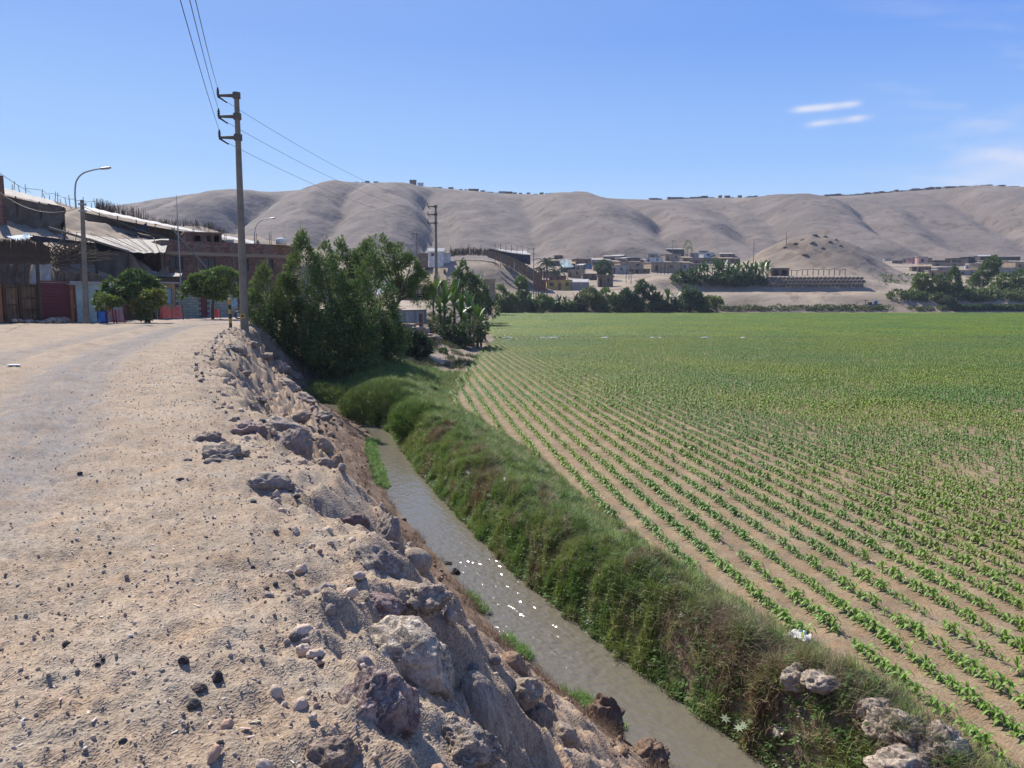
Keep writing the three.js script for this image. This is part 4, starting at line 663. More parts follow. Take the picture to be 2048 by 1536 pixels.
scrap(937, 953, 6, 8, 5, 'tiny white scrap on the far brown grass');
scrap(1562, 1472, 20, 18, 6, 'brownish plastic scrap low on the near berm', std([0.45, 0.38, 0.28], 0.8));
scrap(1305, 1160, 10, 14, 7, 'thin white scrap in the dark hollow of the berm');
[[1015, 40], [1086, 22], [1108, 46], [1211, 30], [1306, 20], [1322, 14], [1412, 34], [1488, 20]].forEach(([u, w], i) => { const p = set(u, 81), g = rockGeo(970 + i, { detail: 4, facets: 6, soft: 0.6, rough: 0.3, colour: [1, 1, 1], vary: 0 }), m = top('plastic_sack', g, mats.plastic, ['white plastic sack on the cross furrow, nearest the banana plants', 'small white sack on the cross furrow, second from the bananas', 'long pair of white sacks on the cross furrow', 'white sack at the middle of the cross furrow', 'small white sack right of the middle of the cross furrow', 'tiny white sack beside a small one on the cross furrow', 'domed white sack on the right part of the cross furrow', 'last white sack at the right end of the cross furrow'][i], 'sack', 'white sacks along the cross furrow'); m.position.copy(p).add(V(0, 0.12, 0)); m.scale.set(w * 81 / 1536 * 0.26, 0.10, 0.2); });
// ---------------------------------------------------------------- building blocks for houses, walls and sheds
function front(A, B) { return Math.atan2(-(B.z - A.z), B.x - A.x); }   // turn that lays local x from A to B, local z towards the street
function pierced(L, H, t, holes) { const s = new THREE.Shape([new THREE.Vector2(0, 0), new THREE.Vector2(L, 0), new THREE.Vector2(L, H), new THREE.Vector2(0, H)]); for (const [x, y, w, h] of holes) s.holes.push(new THREE.Path([new THREE.Vector2(x, y), new THREE.Vector2(x, y + h), new THREE.Vector2(x + w, y + h), new THREE.Vector2(x + w, y)])); const g = new THREE.ExtrudeGeometry(s, { depth: t, bevelEnabled: false }); g.translate(0, 0, -t); return g; }
function opening(t, kind, x, y, w, h, mat) {
  if (kind === 'window') { const f = 0.07, fr = part('window', merged([box(w, f, 0.08, x + w / 2, y + f / 2, -0.09), box(w, f, 0.08, x + w / 2, y + h - f / 2, -0.09), box(f, h - 2 * f, 0.08, x + f / 2, y + h / 2, -0.09), box(f, h - 2 * f, 0.08, x + w - f / 2, y + h / 2, -0.09), box(f * 0.7, h - 2 * f, 0.06, x + w / 2, y + h / 2, -0.09)]), mats.woodGrey, t); part('pane', box(w - 0.02, h - 0.02, 0.02, x + w / 2, y + h / 2, -0.14), mats.pane, fr); return fr; }
  if (kind === 'gap') return null;   // an open doorway into the hollow room
  const d = part('door', box(w - 0.04, h - 0.03, 0.06, x + w / 2, y + h / 2, -0.10), mat ?? mats.brownDoor, t); part('handle', box(0.06, 0.16, 0.06, x + w * 0.85, y + h * 0.48, -0.05), mats.steel, d); return d;
}
// a house whose street front runs from A to B; openings as fractions of the front: [kind, x, y, w, h, material]
function house(name, label, A, B, H, depth, { mat = mats.adobe, roof = 'flat', roofMat = mats.tin, rise = 0.8, over = 0.25, openings = [], group, category = 'house', sink = 0.6, thick = 0.1 } = {}) {
  const L = Math.hypot(B.x - A.x, B.z - A.z), t = thing(name, label, category, V(A.x, Math.min(A.y, B.y), A.z), front(A, B), group), tk = 0.18;
  const holes = openings.map(([k, x, y, w, h]) => [x * L, y * H, w * L, h * H]);
  const gs = [pierced(L, H, tk, holes), box(tk, H, depth - tk, tk / 2, H / 2, -tk - (depth - tk) / 2), box(tk, H, depth - tk, L - tk / 2, H / 2, -tk - (depth - tk) / 2), box(L - 2 * tk, H, tk, L / 2, H / 2, -depth + tk / 2), box(L - 0.01, sink, depth - 0.01, L / 2, -sink / 2 - 0.002, -depth / 2)];
  if (roof === 'gable') { for (const z of [0, L - tk]) { const s = new THREE.Shape([new THREE.Vector2(0, 0), new THREE.Vector2(depth, 0), new THREE.Vector2(depth / 2, rise)]), g = new THREE.ExtrudeGeometry(s, { depth: tk, bevelEnabled: false }); g.rotateY(Math.PI / 2); g.translate(z, H, 0); gs.push(g); } }
  if (roof === 'front_gable') { const s = new THREE.Shape([new THREE.Vector2(0, 0), new THREE.Vector2(L, 0), new THREE.Vector2(L / 2, rise)]), g = new THREE.ExtrudeGeometry(s, { depth: tk, bevelEnabled: false }); g.translate(0, H, -tk); gs.push(g); }
  part('wall', boxUV(merged(gs)), mat, t);
  openings.forEach(([k, x, y, w, h, m]) => opening(t, k, x * L, y * H, w * L, h * H, m));
  if (roof === 'flat') part('roof', boxUV(box(L + 2 * over, thick, depth + 2 * over, L / 2, H + thick / 2 + 0.002, -depth / 2)), roofMat, t);
  if (roof === 'shed') { const g = box(L + 2 * over, thick * 0.6, depth + 2 * over); g.rotateX(Math.atan2(rise, depth) * -1 * -1); g.translate(L / 2, H + rise / 2 + thick, -depth / 2); part('roof', boxUV(g), roofMat, t); gs; part('gable', merged([box(tk * 0.9, rise, depth * 0.5, tk / 2, H + rise / 2 - 0.02, -depth * 0.74), box(tk * 0.9, rise, depth * 0.5, L - tk / 2, H + rise / 2 - 0.02, -depth * 0.74)]), mat, t); }
  if (roof === 'gable') { const a = Math.atan2(rise, depth / 2), sl = Math.hypot(rise, depth / 2) + over, r1 = []; for (const q of [1, -1]) { const g = box(L + 2 * over, 0.07, sl); g.translate(0, 0, 0); g.rotateX(q * a); g.translate(L / 2, H + rise / 2 + 0.07 - over * 0.5 * Math.sin(a), -depth / 2 + q * (depth / 4 + over * 0.5 * Math.cos(a))); r1.push(g); } part('roof', boxUV(merged(r1)), roofMat, t); }
  if (roof === 'front_gable') { const a = Math.atan2(rise, L / 2), sl = Math.hypot(rise, L / 2) + over, r1 = []; for (const q of [1, -1]) { const g = box(sl, 0.07, depth + 2 * over); g.rotateZ(-q * a); g.translate(L / 2 + q * (L / 4 + over * 0.5 * Math.cos(a)), H + rise / 2 + 0.07 - over * 0.5 * Math.sin(a), -depth / 2); r1.push(g); } part('roof', boxUV(merged(r1)), roofMat, t); }
  return t;
}
// a cloth, net or sheet-metal surface hung between four corners, with folds and sag
function sheetGeo(a, b, c, d, nu, nv, sag, fold, seed, ff = 1) { // a-b upper edge, d-c lower edge
  const pos = [], uv = [], idx = [], v = V(0, 0, 0), w = V(0, 0, 0), nrm = b.clone().sub(a).cross(d.clone().sub(a)).normalize(), lu = a.distanceTo(b), lv = a.distanceTo(d);
  for (let j = 0; j <= nv; j++) for (let i = 0; i <= nu; i++) { const s = i / nu, t = j / nv; v.copy(a).lerp(b, s); w.copy(d).lerp(c, s); v.lerp(w, t); v.y -= sag * Math.sin(Math.PI * s) * (1 - t * 0.6); v.addScaledVector(nrm, fold * (n2(s * lu * 0.7 * ff + seed, t * lv * 0.25 * ff) + 0.4 * n2(s * lu * 1.9 * ff + seed, t * lv * 0.6 * ff))); pos.push(v.x, v.y, v.z); uv.push(s * lu, t * lv); }
  for (let j = 0; j < nv; j++) for (let i = 0; i < nu; i++) { const k = j * (nu + 1) + i; idx.push(k, k + 1, k + nu + 1, k + 1, k + nu + 2, k + nu + 1); }
  const g = new THREE.BufferGeometry(); g.setAttribute('position', new THREE.Float32BufferAttribute(pos, 3)); g.setAttribute('uv', new THREE.Float32BufferAttribute(uv, 2)); g.setIndex(idx); g.computeVertexNormals();
  return g;
}
const gnd = (p) => V(p.x, land(p.x, -p.z), p.z);
const post = (p, r = 0.06, down = 0.3) => cyl(gnd(p).add(V(0, -down, 0)), p, r, r * 0.85, 6, true);

// ---------------------------------------------------------------- the street on the left
// the walls along the street run away from the camera: bearing u stands at depth sd(u)
const sd = (u) => 44 + u * 0.0452, S = (u) => { const p = set(u, sd(u)); p.y = Math.min(p.y, -0.05) - 0.05; return p; };
const hAt = (u, v) => P(u, v, sd(u)).y - S(u).y;
function panelWall(name, label, u0, u1, v0, v1, mat, frameMat, category = 'fence', group, cross = 1) { const A = S(u0), B = S(u1), L = Math.hypot(B.x - A.x, B.z - A.z), y0 = v1 ? Math.max(0, hAt(u0, v1)) : 0, H = hAt((u0 + u1) / 2, v0), t = thing(name, label, category, A, front(A, B), group); part('panel', boxUV(box(L - 0.06, H - y0, 0.05, L / 2, (H + y0) / 2, -0.05)), mat, t); for (const x of [0.05, L - 0.05]) part('post', box(0.09, H + 0.12, 0.09, x, (H + 0.1) / 2, 0.03), frameMat, t); for (let k = 0; k <= cross; k++) part('rail', box(L - 0.2, 0.07, 0.05, L / 2, y0 + 0.12 + (H - y0 - 0.25) * k / Math.max(1, cross), 0.02), frameMat, t); return t; }
panelWall('board_fence', 'orange board panel at the left end of the street fence', -40, 7, 568, 0, mats.orange, mats.wood);
panelWall('mat_fence', 'woven mat panel leaning beside the orange board', 9, 38, 571, 0, mats.reed, mats.wood, 'fence', 'woven mat panels of the street fence', 2);
panelWall('mat_fence', 'woven mat panel beside the red corrugated gate', 40, 77, 569, 0, mats.reed, mats.wood, 'fence', 'woven mat panels of the street fence', 3);
{ const p = set(78, sd(78) - 0.5); top('wooden_post', cyl(V(0, -0.4, 0), V(0.05, P(78, 520, sd(78)).y - p.y, 0), 0.12, 0.10, 8, true), mats.woodGrey, 'thick wooden post between mat panel and red gate', 'post').position.copy(p); }
{ // red corrugated gate
  const A = S(80), B = S(139), L = Math.hypot(B.x - A.x, B.z - A.z), H = hAt(110, 567), t = thing('corrugated_gate', 'dark red corrugated metal gate across a garage front', 'gate', A, front(A, B));
  const n = 18; for (let k = 0; k < n; k++) { const g = new THREE.CylinderGeometry(H / n * 0.56, H / n * 0.56, L - 0.1, 8, 1); g.rotateZ(Math.PI / 2); g.scale(1, 1, 0.6); g.translate(L / 2, H * (k + 0.5) / n, -0.02); part('slat', g, mats.redPaint, t); }
  part('frame', merged([box(0.1, H + 0.1, 0.14, 0.0, H / 2, 0), box(0.1, H + 0.1, 0.14, L, H / 2, 0), box(L + 0.1, 0.12, 0.16, L / 2, H + 0.1, 0)]), mats.brownDoor, t);
}
house('lean_to', 'narrow brown plank door bay between red gate and pale blue house', S(139.5), S(152), hAt(146, 570), 1.5, { mat: mats.brownDoor, roofMat: mats.tin, category: 'shed', openings: [['door', 0.15, 0.0, 0.7, 0.9, mats.orange]] });
house('house', 'pale blue plastered one storey house behind the street lamp', S(153), S(246), hAt(200, 568), 6, { mat: mats.paleBlue, roofMat: mats.tin, thick: 0.12, openings: [['door', 0.40, 0.0, 0.13, 0.84, mats.dark], ['window', 0.64, 0.5, 0.22, 0.34]] });
panelWall('board_fence', 'brown plank wall right of the pale blue house', 248, 308, 586, 0, mats.wood, mats.woodGrey, 'wall', undefined, 2);
house('house', 'small bare plaster house with a light blue shutter', S(312), S(351), hAt(330, 567), 5, { mat: mats.adobe, roofMat: mats.tin, openings: [['door', 0.42, 0.44, 0.42, 0.42, mats.skyBlue], ['door', 0.06, 0.0, 0.24, 0.80, mats.wood]] });
{ // wall of concrete blocks with a red door
  const A = S(352), B = S(476), L = Math.hypot(B.x - A.x, B.z - A.z), H = hAt(414, 577), t = thing('block_wall', 'greenish concrete block wall with a dark red door', 'wall', A, front(A, B)), x0 = L * 0.375, x1 = L * 0.475, r = rng(66);
  const wl = part('backing', merged([box(x0, H - 0.02, 0.12, x0 / 2, H / 2, -0.10), box(L - x1, H - 0.02, 0.12, (L + x1) / 2, H / 2, -0.10)]), mats.darkConcrete, t); wl.name = 'mortar';
  const bm = [std([0.30, 0.35, 0.29], 0.95, { map: TX.plaster }), std([0.26, 0.31, 0.27], 0.95, { map: TX.plaster }), std([0.34, 0.37, 0.32], 0.95, { map: TX.plaster })], rows = Math.round(H / 0.22), bh = H / rows, bg = boxUV(new THREE.BoxGeometry(0.40, bh - 0.025, 0.06));
  for (let j = 0; j < rows; j++) for (let x = (j % 2) * -0.2; x < L; x += 0.43) { const c = x + 0.2; if (c < 0.15 || c > L - 0.15 || (c > x0 - 0.2 && c < x1 + 0.2)) continue; const m = part('block', bg, bm[(r() * 3) | 0], t); m.position.set(c, bh * (j + 0.5), -0.03 + 0.008 * r()); }
  part('door', box(x1 - x0 - 0.06, H * 0.84, 0.06, (x0 + x1) / 2, H * 0.42, -0.08), mats.redDoor, t); part('lintel', box(x1 - x0 + 0.3, 0.2, 0.2, (x0 + x1) / 2, H * 0.9, -0.04), mats.concrete, t);
  part('roof', boxUV(box(L * 0.75, 0.06, 3, L * 0.4, H + 0.06, -1.3)), mats.tin, t);
  part('shutter', box(L * 0.16, H * 0.28, 0.04, L * 0.9, H * 0.50, 0.01), mats.skyBlue, t);
}
{ // the two storey brick building behind
  const A = V(P(326, 600, 68).x, 0, -68), B = V(P(602, 600, 76).x, 0, -76); A.y = B.y = -0.3;
  const H = P(460, 486, 72).y + 0.3, L = Math.hypot(B.x - A.x, B.z - A.z), hy = (v) => (P(400, v, 70).y + 0.3) / H, fx = (u) => { const a = (u - 1024) / 1536; /* where the bearing crosses the front */ const t = (a * -A.z * 1.0 - A.x) / ((B.x - A.x) - a * -(B.z - A.z)); return t; };
  const win = (u0, u1) => ['window', fx(u0), hy(541), fx(u1) - fx(u0), hy(514) - hy(541)];
  const t = house('brick_building', 'two storey brick building with a concrete band and dark windows', A, B, H, 9, { mat: mats.brickDull, roofMat: mats.darkConcrete, over: -0.2, thick: 0.02, category: 'building', openings: [win(347, 374), win(412, 438), win(488, 504), win(541, 552)] });
  part('band', box(L + 0.04, 0.28, 0.08, L / 2, hy(507.5) * H, 0.03), mats.adobe, t);
  for (const q of [0.01, 0.25, 0.5, 0.75, 0.99]) part('column', box(0.28, H - 0.02, 0.06, L * q, H / 2, 0.012), mats.adobeDark, t);
  const h2 = P(410, 467, 75).y - H + 0.3, C = V(P(378, 600, 74).x, H - 0.28, -74), D = V(P(449, 600, 75.5).x, H - 0.28, -75.5);
  house('rooftop_room', 'bare brick room with open doorways on the roof of the brick building', C, D, h2, 4, { mat: mats.brickDull, roofMat: mats.adobe, category: 'room', sink: 0.02, over: 0.15, openings: [['gap', 0.20, 0.08, 0.20, 0.7], ['gap', 0.58, 0.05, 0.12, 0.8], ['gap', 0.78, 0.05, 0.14, 0.8]] });
  const r = rng(12); for (let k = 0; k < 9; k++) { const q = (k + 0.5) / 9, p = A.clone().lerp(B, q).add(V(0.3, H, -1)); const bar = top('rebar_stub', merged([0, 1, 2, 3].map((z) => cyl(V((z & 1) * 0.14, 0, (z >> 1) * 0.14), V((z & 1) * 0.14 + 0.05 * (r() - 0.5), 0.7 + 0.7 * r(), (z >> 1) * 0.14), 0.014, 0.014, 4))), mats.wood, 'bundle of rusty bars sticking up from the brick building roof', 'rebar', 'rebar on the brick building roof'); bar.position.copy(p).setY(H - 0.29); }
  [[553, 0.5, 0.45], [447, 0.4, 0.35]].forEach(([u, w, hh], i) => { const p = P(u, 484, 73); const g = new THREE.LatheGeometry([[0, 0], [w, 0.02], [w, hh], [w * 0.8, hh * 1.25], [0.12, hh * 1.4], [0, hh * 1.4]].map((q) => new THREE.Vector2(...q)), 14); const m = top('water_tank', g, i ? mats.grey : mats.white, i ? 'small grey water tank near the rooftop room' : 'small white tank on the roof of the brick building', 'tank'); m.position.set(p.x, H - 0.28, p.z - 1.5); });
}
{ // shade sheds on the hillside
  const rib = (a, b, n, f) => Array.from({ length: n + 1 }, (_, k) => f(a.clone().lerp(b, k / n), k));
  // upper shed at the left
  let a = P(-60, 372, 78), b = P(127, 414, 74), t = thing('shade_shed', 'upper shed with pale sheet roof and hanging brown net wall', 'shed', gnd(b)), o = t.position.clone(), q = (p) => p.clone().sub(o);
  part('roof', sheetGeo(q(P(-60, 352, 84)), q(P(95, 398, 82)), q(b), q(a), 24, 6, 0.15, 0.10, 3), mats.tarp, t);
  part('net', sheetGeo(q(a).add(V(0, -0.05, 0)), q(b).add(V(0, -0.05, 0)), q(P(126, 462, 74)), q(P(-60, 474, 78)), 44, 10, 0.12, 0.30, 7), mats.netBrown, t);
  part('side_net', sheetGeo(q(b), q(P(95, 400, 82)), q(P(98, 455, 82)), q(P(126, 462, 74)), 16, 8, 0.1, 0.16, 9), mats.net, t);
  rib(a, b, 4, (p) => part('post', cyl(q(gnd(p)).add(V(0, -0.3, 0)), q(p), 0.07, 0.06, 6), mats.woodGrey, t));
  // middle shed: broad pale roof over a dark interior
  a = P(98, 455, 58); b = P(258, 503, 60); const c = P(338, 478, 72), d = P(150, 466, 72);
  t = thing('shade_shed', 'wide open shed with a ribbed pale roof and dark inside', 'shed', gnd(b)); o = t.position.clone();
  const e = P(330, 504, 64);
  part('roof', sheetGeo(q(d), q(c), q(e), q(b), 26, 12, 0.25, 0.05, 13, 0.6), mats.tarp, t);
  part('roof_side', sheetGeo(q(a), q(d), q(b).lerp(q(d), 0.02), q(b).lerp(q(a), 0.55), 16, 8, 0.1, 0.06, 17), mats.tarp, t);
  part('eave_beam', cyl(q(a), q(b), 0.09, 0.09, 6), mats.concrete, t);
  for (let k = 1; k < 6; k++) part('purlin', cyl(q(b).lerp(q(e), k / 6).add(V(0, 0.05, 0)), q(d).lerp(q(c), k / 6).add(V(0, 0.07, 0)), 0.035, 0.035, 5), mats.woodGrey, t);
  part('back_net', sheetGeo(q(P(60, 470, 70)), q(P(345, 500, 73)), q(P(345, 580, 73)), q(P(60, 520, 70)), 24, 8, 0.1, 0.2, 19), mats.netBlue, t);
  part('front_net', sheetGeo(q(P(150, 532, 59.5)), q(P(256, 505, 60)), q(P(250, 560, 60)), q(P(150, 560, 59.5)), 26, 8, -0.5, 0.16, 23), mats.netBrown, t);
  part('front_net', sheetGeo(q(P(259, 505, 60)), q(P(332, 530, 64)), q(P(350, 560, 64)), q(P(262, 560, 60)), 22, 8, 1.2, 0.2, 27), mats.netBrown, t);
  part('inner_net', sheetGeo(q(P(66, 478, 60)), q(P(200, 520, 66)), q(P(205, 548, 66)), q(P(100, 505, 62)), 18, 6, 0.3, 0.15, 29), mats.netBlue, t);
  for (const [u, v, dd] of [[128, 466, 58.3], [190, 485, 59.2], [258, 504, 60], [330, 505, 64], [175, 490, 66], [220, 500, 68], [290, 500, 70]]) part('post', cyl(q(gnd(P(u, v, dd))).add(V(0, -0.4, 0)), q(P(u, v, dd)), 0.08, 0.07, 6), mats.woodGrey, t);
  part('brace', cyl(q(P(115, 487, 60)), q(P(160, 497, 61)), 0.05, 0.05, 5), mats.woodGrey, t);
  part('brace', cyl(q(P(262, 535, 63)), q(P(318, 500, 66)), 0.05, 0.05, 5), mats.woodGrey, t);
  // long shed behind
  a = P(162, 417, 92); b = P(507, 487, 86); t = thing('shade_shed', 'long narrow shed with a thin pale roof stepping down the hillside', 'shed', gnd(b)); o = t.position.clone();
  part('roof', sheetGeo(q(P(166, 412, 96)), q(P(512, 483, 90)), q(b), q(a), 40, 4, 0.1, 0.06, 31), mats.tin, t);
  part('net', sheetGeo(q(P(164, 436, 91.5)), q(P(376, 480, 88)), q(P(376, 506, 88)), q(P(164, 474, 91.5)), 40, 8, 0.7, 0.22, 37), mats.netBlue, t);
  part('net', sheetGeo(q(P(440, 478, 87)), q(P(508, 489, 86)), q(P(508, 508, 86)), q(P(440, 500, 87)), 14, 5, 0.2, 0.12, 39), mats.net, t);
  part('net_flap', sheetGeo(q(P(268, 452, 89.8)), q(P(292, 444, 89.6)), q(P(296, 462, 89.6)), q(P(262, 460, 89.8)), 10, 6, 0.2, 0.1, 41), mats.netBlue, t);
  part('back_wall', sheetGeo(q(P(166, 424, 95.5)), q(P(440, 474, 91)), q(P(440, 500, 91)), q(P(166, 455, 95.5)), 24, 5, 0.2, 0.2, 43), mats.netBrown, t);
  rib(a, b, 9, (p) => part('post', cyl(q(gnd(p)).add(V(0, -0.3, 0)), q(p), 0.06, 0.05, 6), mats.woodGrey, t));
  // reed fence and the heap of sticks in front of the sheds
  t = thing('reed_fence', 'grey reed fence along the terrace above the red gate', 'fence', gnd(P(40, 526, 53))); o = t.position.clone();
  const r = rng(71), reeds = []; for (let k = 0; k < 300; k++) { const u = -30 + 130 * k / 300, dd = 52 + u * 0.02, y = 524 - 3 * r(), h0 = 476 + (u > 60 ? (u - 60) * 0.45 : 0) + 8 * r(); reeds.push(cyl(q(P(u, y + 6, dd)), q(P(u + 1.4 * (r() - 0.5), h0, dd + 0.1 * r())), 0.028, 0.018, 4)); }
  part('reeds', merged(reeds), mats.reedDark, t).userData.kind = 'stuff';
  part('rail', cyl(q(P(-30, 497, 51.8)), q(P(88, 503, 53.6)), 0.04, 0.04, 5), mats.woodGrey, t); part('rail', cyl(q(P(-30, 514, 51.8)), q(P(96, 517, 53.6)), 0.04, 0.04, 5), mats.woodGrey, t);
  const sticks = []; for (let k = 0; k < 170; k++) { const p = P(88 + 85 * r(), 498 + 34 * r(), 54 + 3 * r()).sub(o), w = V(r() - 0.3, r() * 0.5 - 0.15, r() - 0.5).normalize().multiplyScalar(0.8 + 1.6 * r()); sticks.push(cyl(p, p.clone().add(w), 0.035, 0.02, 4)); }
  const heap = thing('stick_heap', 'heap of grey sticks and branches under the open shed', 'heap', o.clone()); part('sticks', merged(sticks), mats.woodGrey, heap).userData.kind = 'stuff';
  // faded mats hanging down the terrace wall
  [[-20, 60, 'faded grey mat hanging on the terrace wall, left one', mats.reedDark, 527, 566], [62, 105, 'faded grey mat hanging on the terrace wall beside the wooden post', mats.tarp, 528, 567], [106, 160, 'brown mat propping the terrace wall above the red gate', mats.reed, 540, 568], [160, 232, 'brown reed mat propping the terrace behind the pale blue house', mats.reed, 540, 569]].forEach(([u0, u1, label, m, v0, v1], i) => top('terrace_mat', sheetGeo(P(u0, v0, sd(u0) + 4.4), P(u1, v0 + (i > 1 ? 8 * (i - 1) : 0), sd(u1) + 4.4), P(u1, v1 + 4, sd(u1) + 3.6), P(u0, v1 + 4, sd(u0) + 3.6), 20, 8, 0.05, 0.16, 50 + i, 1.6), m, label, 'mat', 'mats on the terrace wall'));
  top('blue_tarpaulin', sheetGeo(P(8, 470, 60), P(52, 463, 61), P(66, 474, 57), P(28, 480, 56), 12, 8, 0.25, 0.12, 61), mats.blueTarp, 'blue tarpaulin over the reed fence', 'tarpaulin');
  top('flat_roof', sheetGeo(P(300, 540, 66), P(365, 546, 66), P(362, 552, 63), P(285, 548, 62), 14, 5, 0.15, 0.06, 63), mats.tarp, 'pale tarpaulin roof strip in front of the brick building', 'tarpaulin');
  // stakes and rails along the crest
  const crest = (u) => { let best = null; for (let dd = 70; dd < 132; dd += 0.7) { const p = P(u, 500, dd); p.y = land(p.x, dd); const e2 = (p.y - EYE) / dd; if (!best || e2 > best.e) best = { e: e2, p }; } return best.p; };
  t = thing('stake_fence', 'crooked stake fence along the sandy crest', 'fence', crest(150)); o = t.position.clone();
  const us = [5, 33, 36, 48, 60, 91, 97, 105, 116, 122, 129, 139, 146, 159, 170, 177, 189, 197]; let prev = null;
  us.forEach((u, k) => { const p = crest(u), h = 0.6 + 1.1 * r(); part('stake', cyl(q(p).add(V(0, -0.3, 0)), q(p).add(V((r() - 0.5) * 0.5, h, 0)), 0.055, 0.04, 5), mats.woodGrey, t); if (prev && u > 90) part('rail', cyl(q(prev).add(V(0, 0.9, 0)), q(p).add(V(0, 0.75 + 0.4 * r(), 0)), 0.035, 0.03, 4), mats.woodGrey, t); prev = p; });
  const hedge = []; for (let k = 0; k < 520; k++) { const u = 203 + 250 * Math.pow(r(), 1.6), p = crest(u), h = (u < 310 ? 1.5 : 0.9) * (0.45 + 0.6 * r()); p.x += (r() - 0.5) * 1.2; hedge.push(cyl(q(p).add(V(0, -0.2, 0)), q(p).add(V((r() - 0.5) * 0.7, h, (r() - 0.5) * 0.5)), 0.035, 0.012, 4)); }
  const hd = thing('reed_hedge', 'dry reed hedge standing along the crest', 'hedge', o.clone()); part('reeds', merged(hedge), mats.reedDark, hd).userData.kind = 'stuff';
  top('leaning_pole', merged([cyl(P(343, 456, 66), P(413, 536, 65), 0.06, 0.06, 6)]), mats.concrete, 'thin pole leaning diagonally across the brick building', 'pole');
  { const p = P(2, 372, 60), g = gnd(p); top('brick_pillar', boxUV(box(0.55, 10, 0.5, 0, 0, 0)), mats.brickDull, 'brown pillar at the left border above the upper shed', 'pillar').position.set(P(1, 400, 74).x, P(1, 351, 74).y - 5, -74); }
}
// ---------------------------------------------------------------- street things
function lampPost(label, u, d, vTop, arm, rodR = 0.05) {
  const b = set(u, d), t = thing('street_lamp', label, 'street lamp', b), H = P(u, vTop, d).y - b.y, lean = P(u - 6, vTop, d).x - b.x;
  part('pole', boxUV(cyl(V(0, -0.4, 0), V(lean, H, 0), d > 60 ? 0.15 : 0.175, d > 60 ? 0.10 : 0.11, 12, true)), mats.concrete, t);
  const pts = arm.map(([x, y]) => P(x, y, d).sub(b)); part('arm', tube(pts, rodR, rodR * 0.8, 7, 20), mats.steel, t);
  part('clamp', merged([box(0.34, 0.09, 0.34, lean, H - 0.25, 0), box(0.34, 0.09, 0.34, lean, H - 0.65, 0)]), mats.steel, t);
  const e = pts[pts.length - 1], hd = new THREE.CapsuleGeometry(0.13, 0.42, 4, 10); hd.rotateZ(Math.PI / 2); hd.scale(1, 0.5, 1.1); hd.rotateZ(0.12); hd.translate(e.x + 0.25, e.y + 0.02, 0);
  const lh = part('lamp_head', hd, mats.steel, t); const ln = new THREE.SphereGeometry(0.12, 12, 6, 0, 6.3, 1.7, 1.4); ln.scale(1.7, 0.7, 0.9); ln.translate(e.x + 0.27, e.y + 0.02, 0); part('lens', ln, std([0.5, 0.5, 0.48], 0.3), lh);
  return t;
}
lampPost('tall street lamp with curved arm in front of the pale blue house', 170, 47.5, 400, [[152, 416], [150, 385], [153, 362], [164, 348], [182, 341], [203, 337]]);
lampPost('street lamp with curved arm standing behind the tall power pole', 522, 78, 481, [[509, 490], [509, 468], [513, 451], [524, 441], [540, 437]], 0.045);
{ const b = set(363, 63), t = thing('antenna_mast', 'thin tall antenna mast rising above the brick building', 'mast', b), y = (v) => P(363, v, 63).y - b.y; part('mast', cyl(V(0, -0.3, 0), V(0, y(425), 0), 0.05, 0.045, 7), mats.steel, t); part('tip', cyl(V(0, y(426), 0), V(0, y(390), 0), 0.025, 0.018, 6), mats.steel, t); part('bracket', box(0.3, 0.06, 0.06, -0.1, y(412), 0), mats.steel, t); }
{ // striped bollard
  const b = set(459, 38.6), H = P(459, 600, 38.6).y - b.y, t = thing('bollard', 'yellow and black striped bollard beside the tall power pole', 'bollard', b);
  for (let k = 0; k < 6; k++) part('band', cyl(V(0, H * k / 6 - (k ? 0 : 0.2), 0), V(0, H * (k + 1) / 6, 0), 0.075, 0.075, 10, true), k % 2 ? mats.yellowPaint : mats.black, t);
  part('cap', (() => { const g = new THREE.SphereGeometry(0.085, 10, 6, 0, 6.3, 0, 1.57); g.translate(0, H, 0); return g; })(), mats.yellowPaint, t);
}
{ // blue barrel with plant
  const b = set(204, 48.5); const g = new THREE.LatheGeometry([[0, 0], [0.27, 0], [0.29, 0.25], [0.27, 0.5], [0.29, 0.75], [0.26, 0.8], [0.24, 0.74], [0, 0.72]].map((q) => new THREE.Vector2(...q)), 16); const m = top('barrel', g, mats.bluePlastic, 'blue plastic barrel used as a planter by the pale blue house', 'barrel'); m.position.copy(b);
  tree('potted_shrub', 'leafy shrub growing out of the blue barrel', 'shrub', b.clone().add(V(0, 0.75, 0)), [{ c: b.clone().add(V(0, 1.35, 0)), r: [0.5, 0.6, 0.5], taper: 0 }], { n: 420, L: 0.22, W: 0.07, seed: 801, palette: GREEN.mid, stems: 4, trunk: 0.03, gap: -0.4 });
}
tree('street_tree', 'feathery dark green tree over the fence, right of the street lamp', 'tree', set(297, 51), seen([[226, 572, 17, 9, 0, 0], [248, 558, 20, 9, 0.4, 0], [272, 550, 17, 8, 0, 0], [240, 582, 19, 7, -0.5, 0], [268, 574, 22, 9, -0.4, 0], [296, 562, 16, 9, 0.3, 0], [312, 580, 15, 10, 0.4, 0], [286, 592, 20, 8, -0.3, 0], [258, 594, 14, 6, 0.3, 0], [214, 588, 9, 6, 0, 0]], 50.5), { n: 4200, L: 0.34, W: 0.06, seed: 802, palette: [...GREEN.deep, ...GREEN.mid], stems: 3, trunk: 0.09, trunkTo: P(285, 600, 50.8), gap: -0.02, freq: 1.1, droop: 0.5, group: 'street trees' });
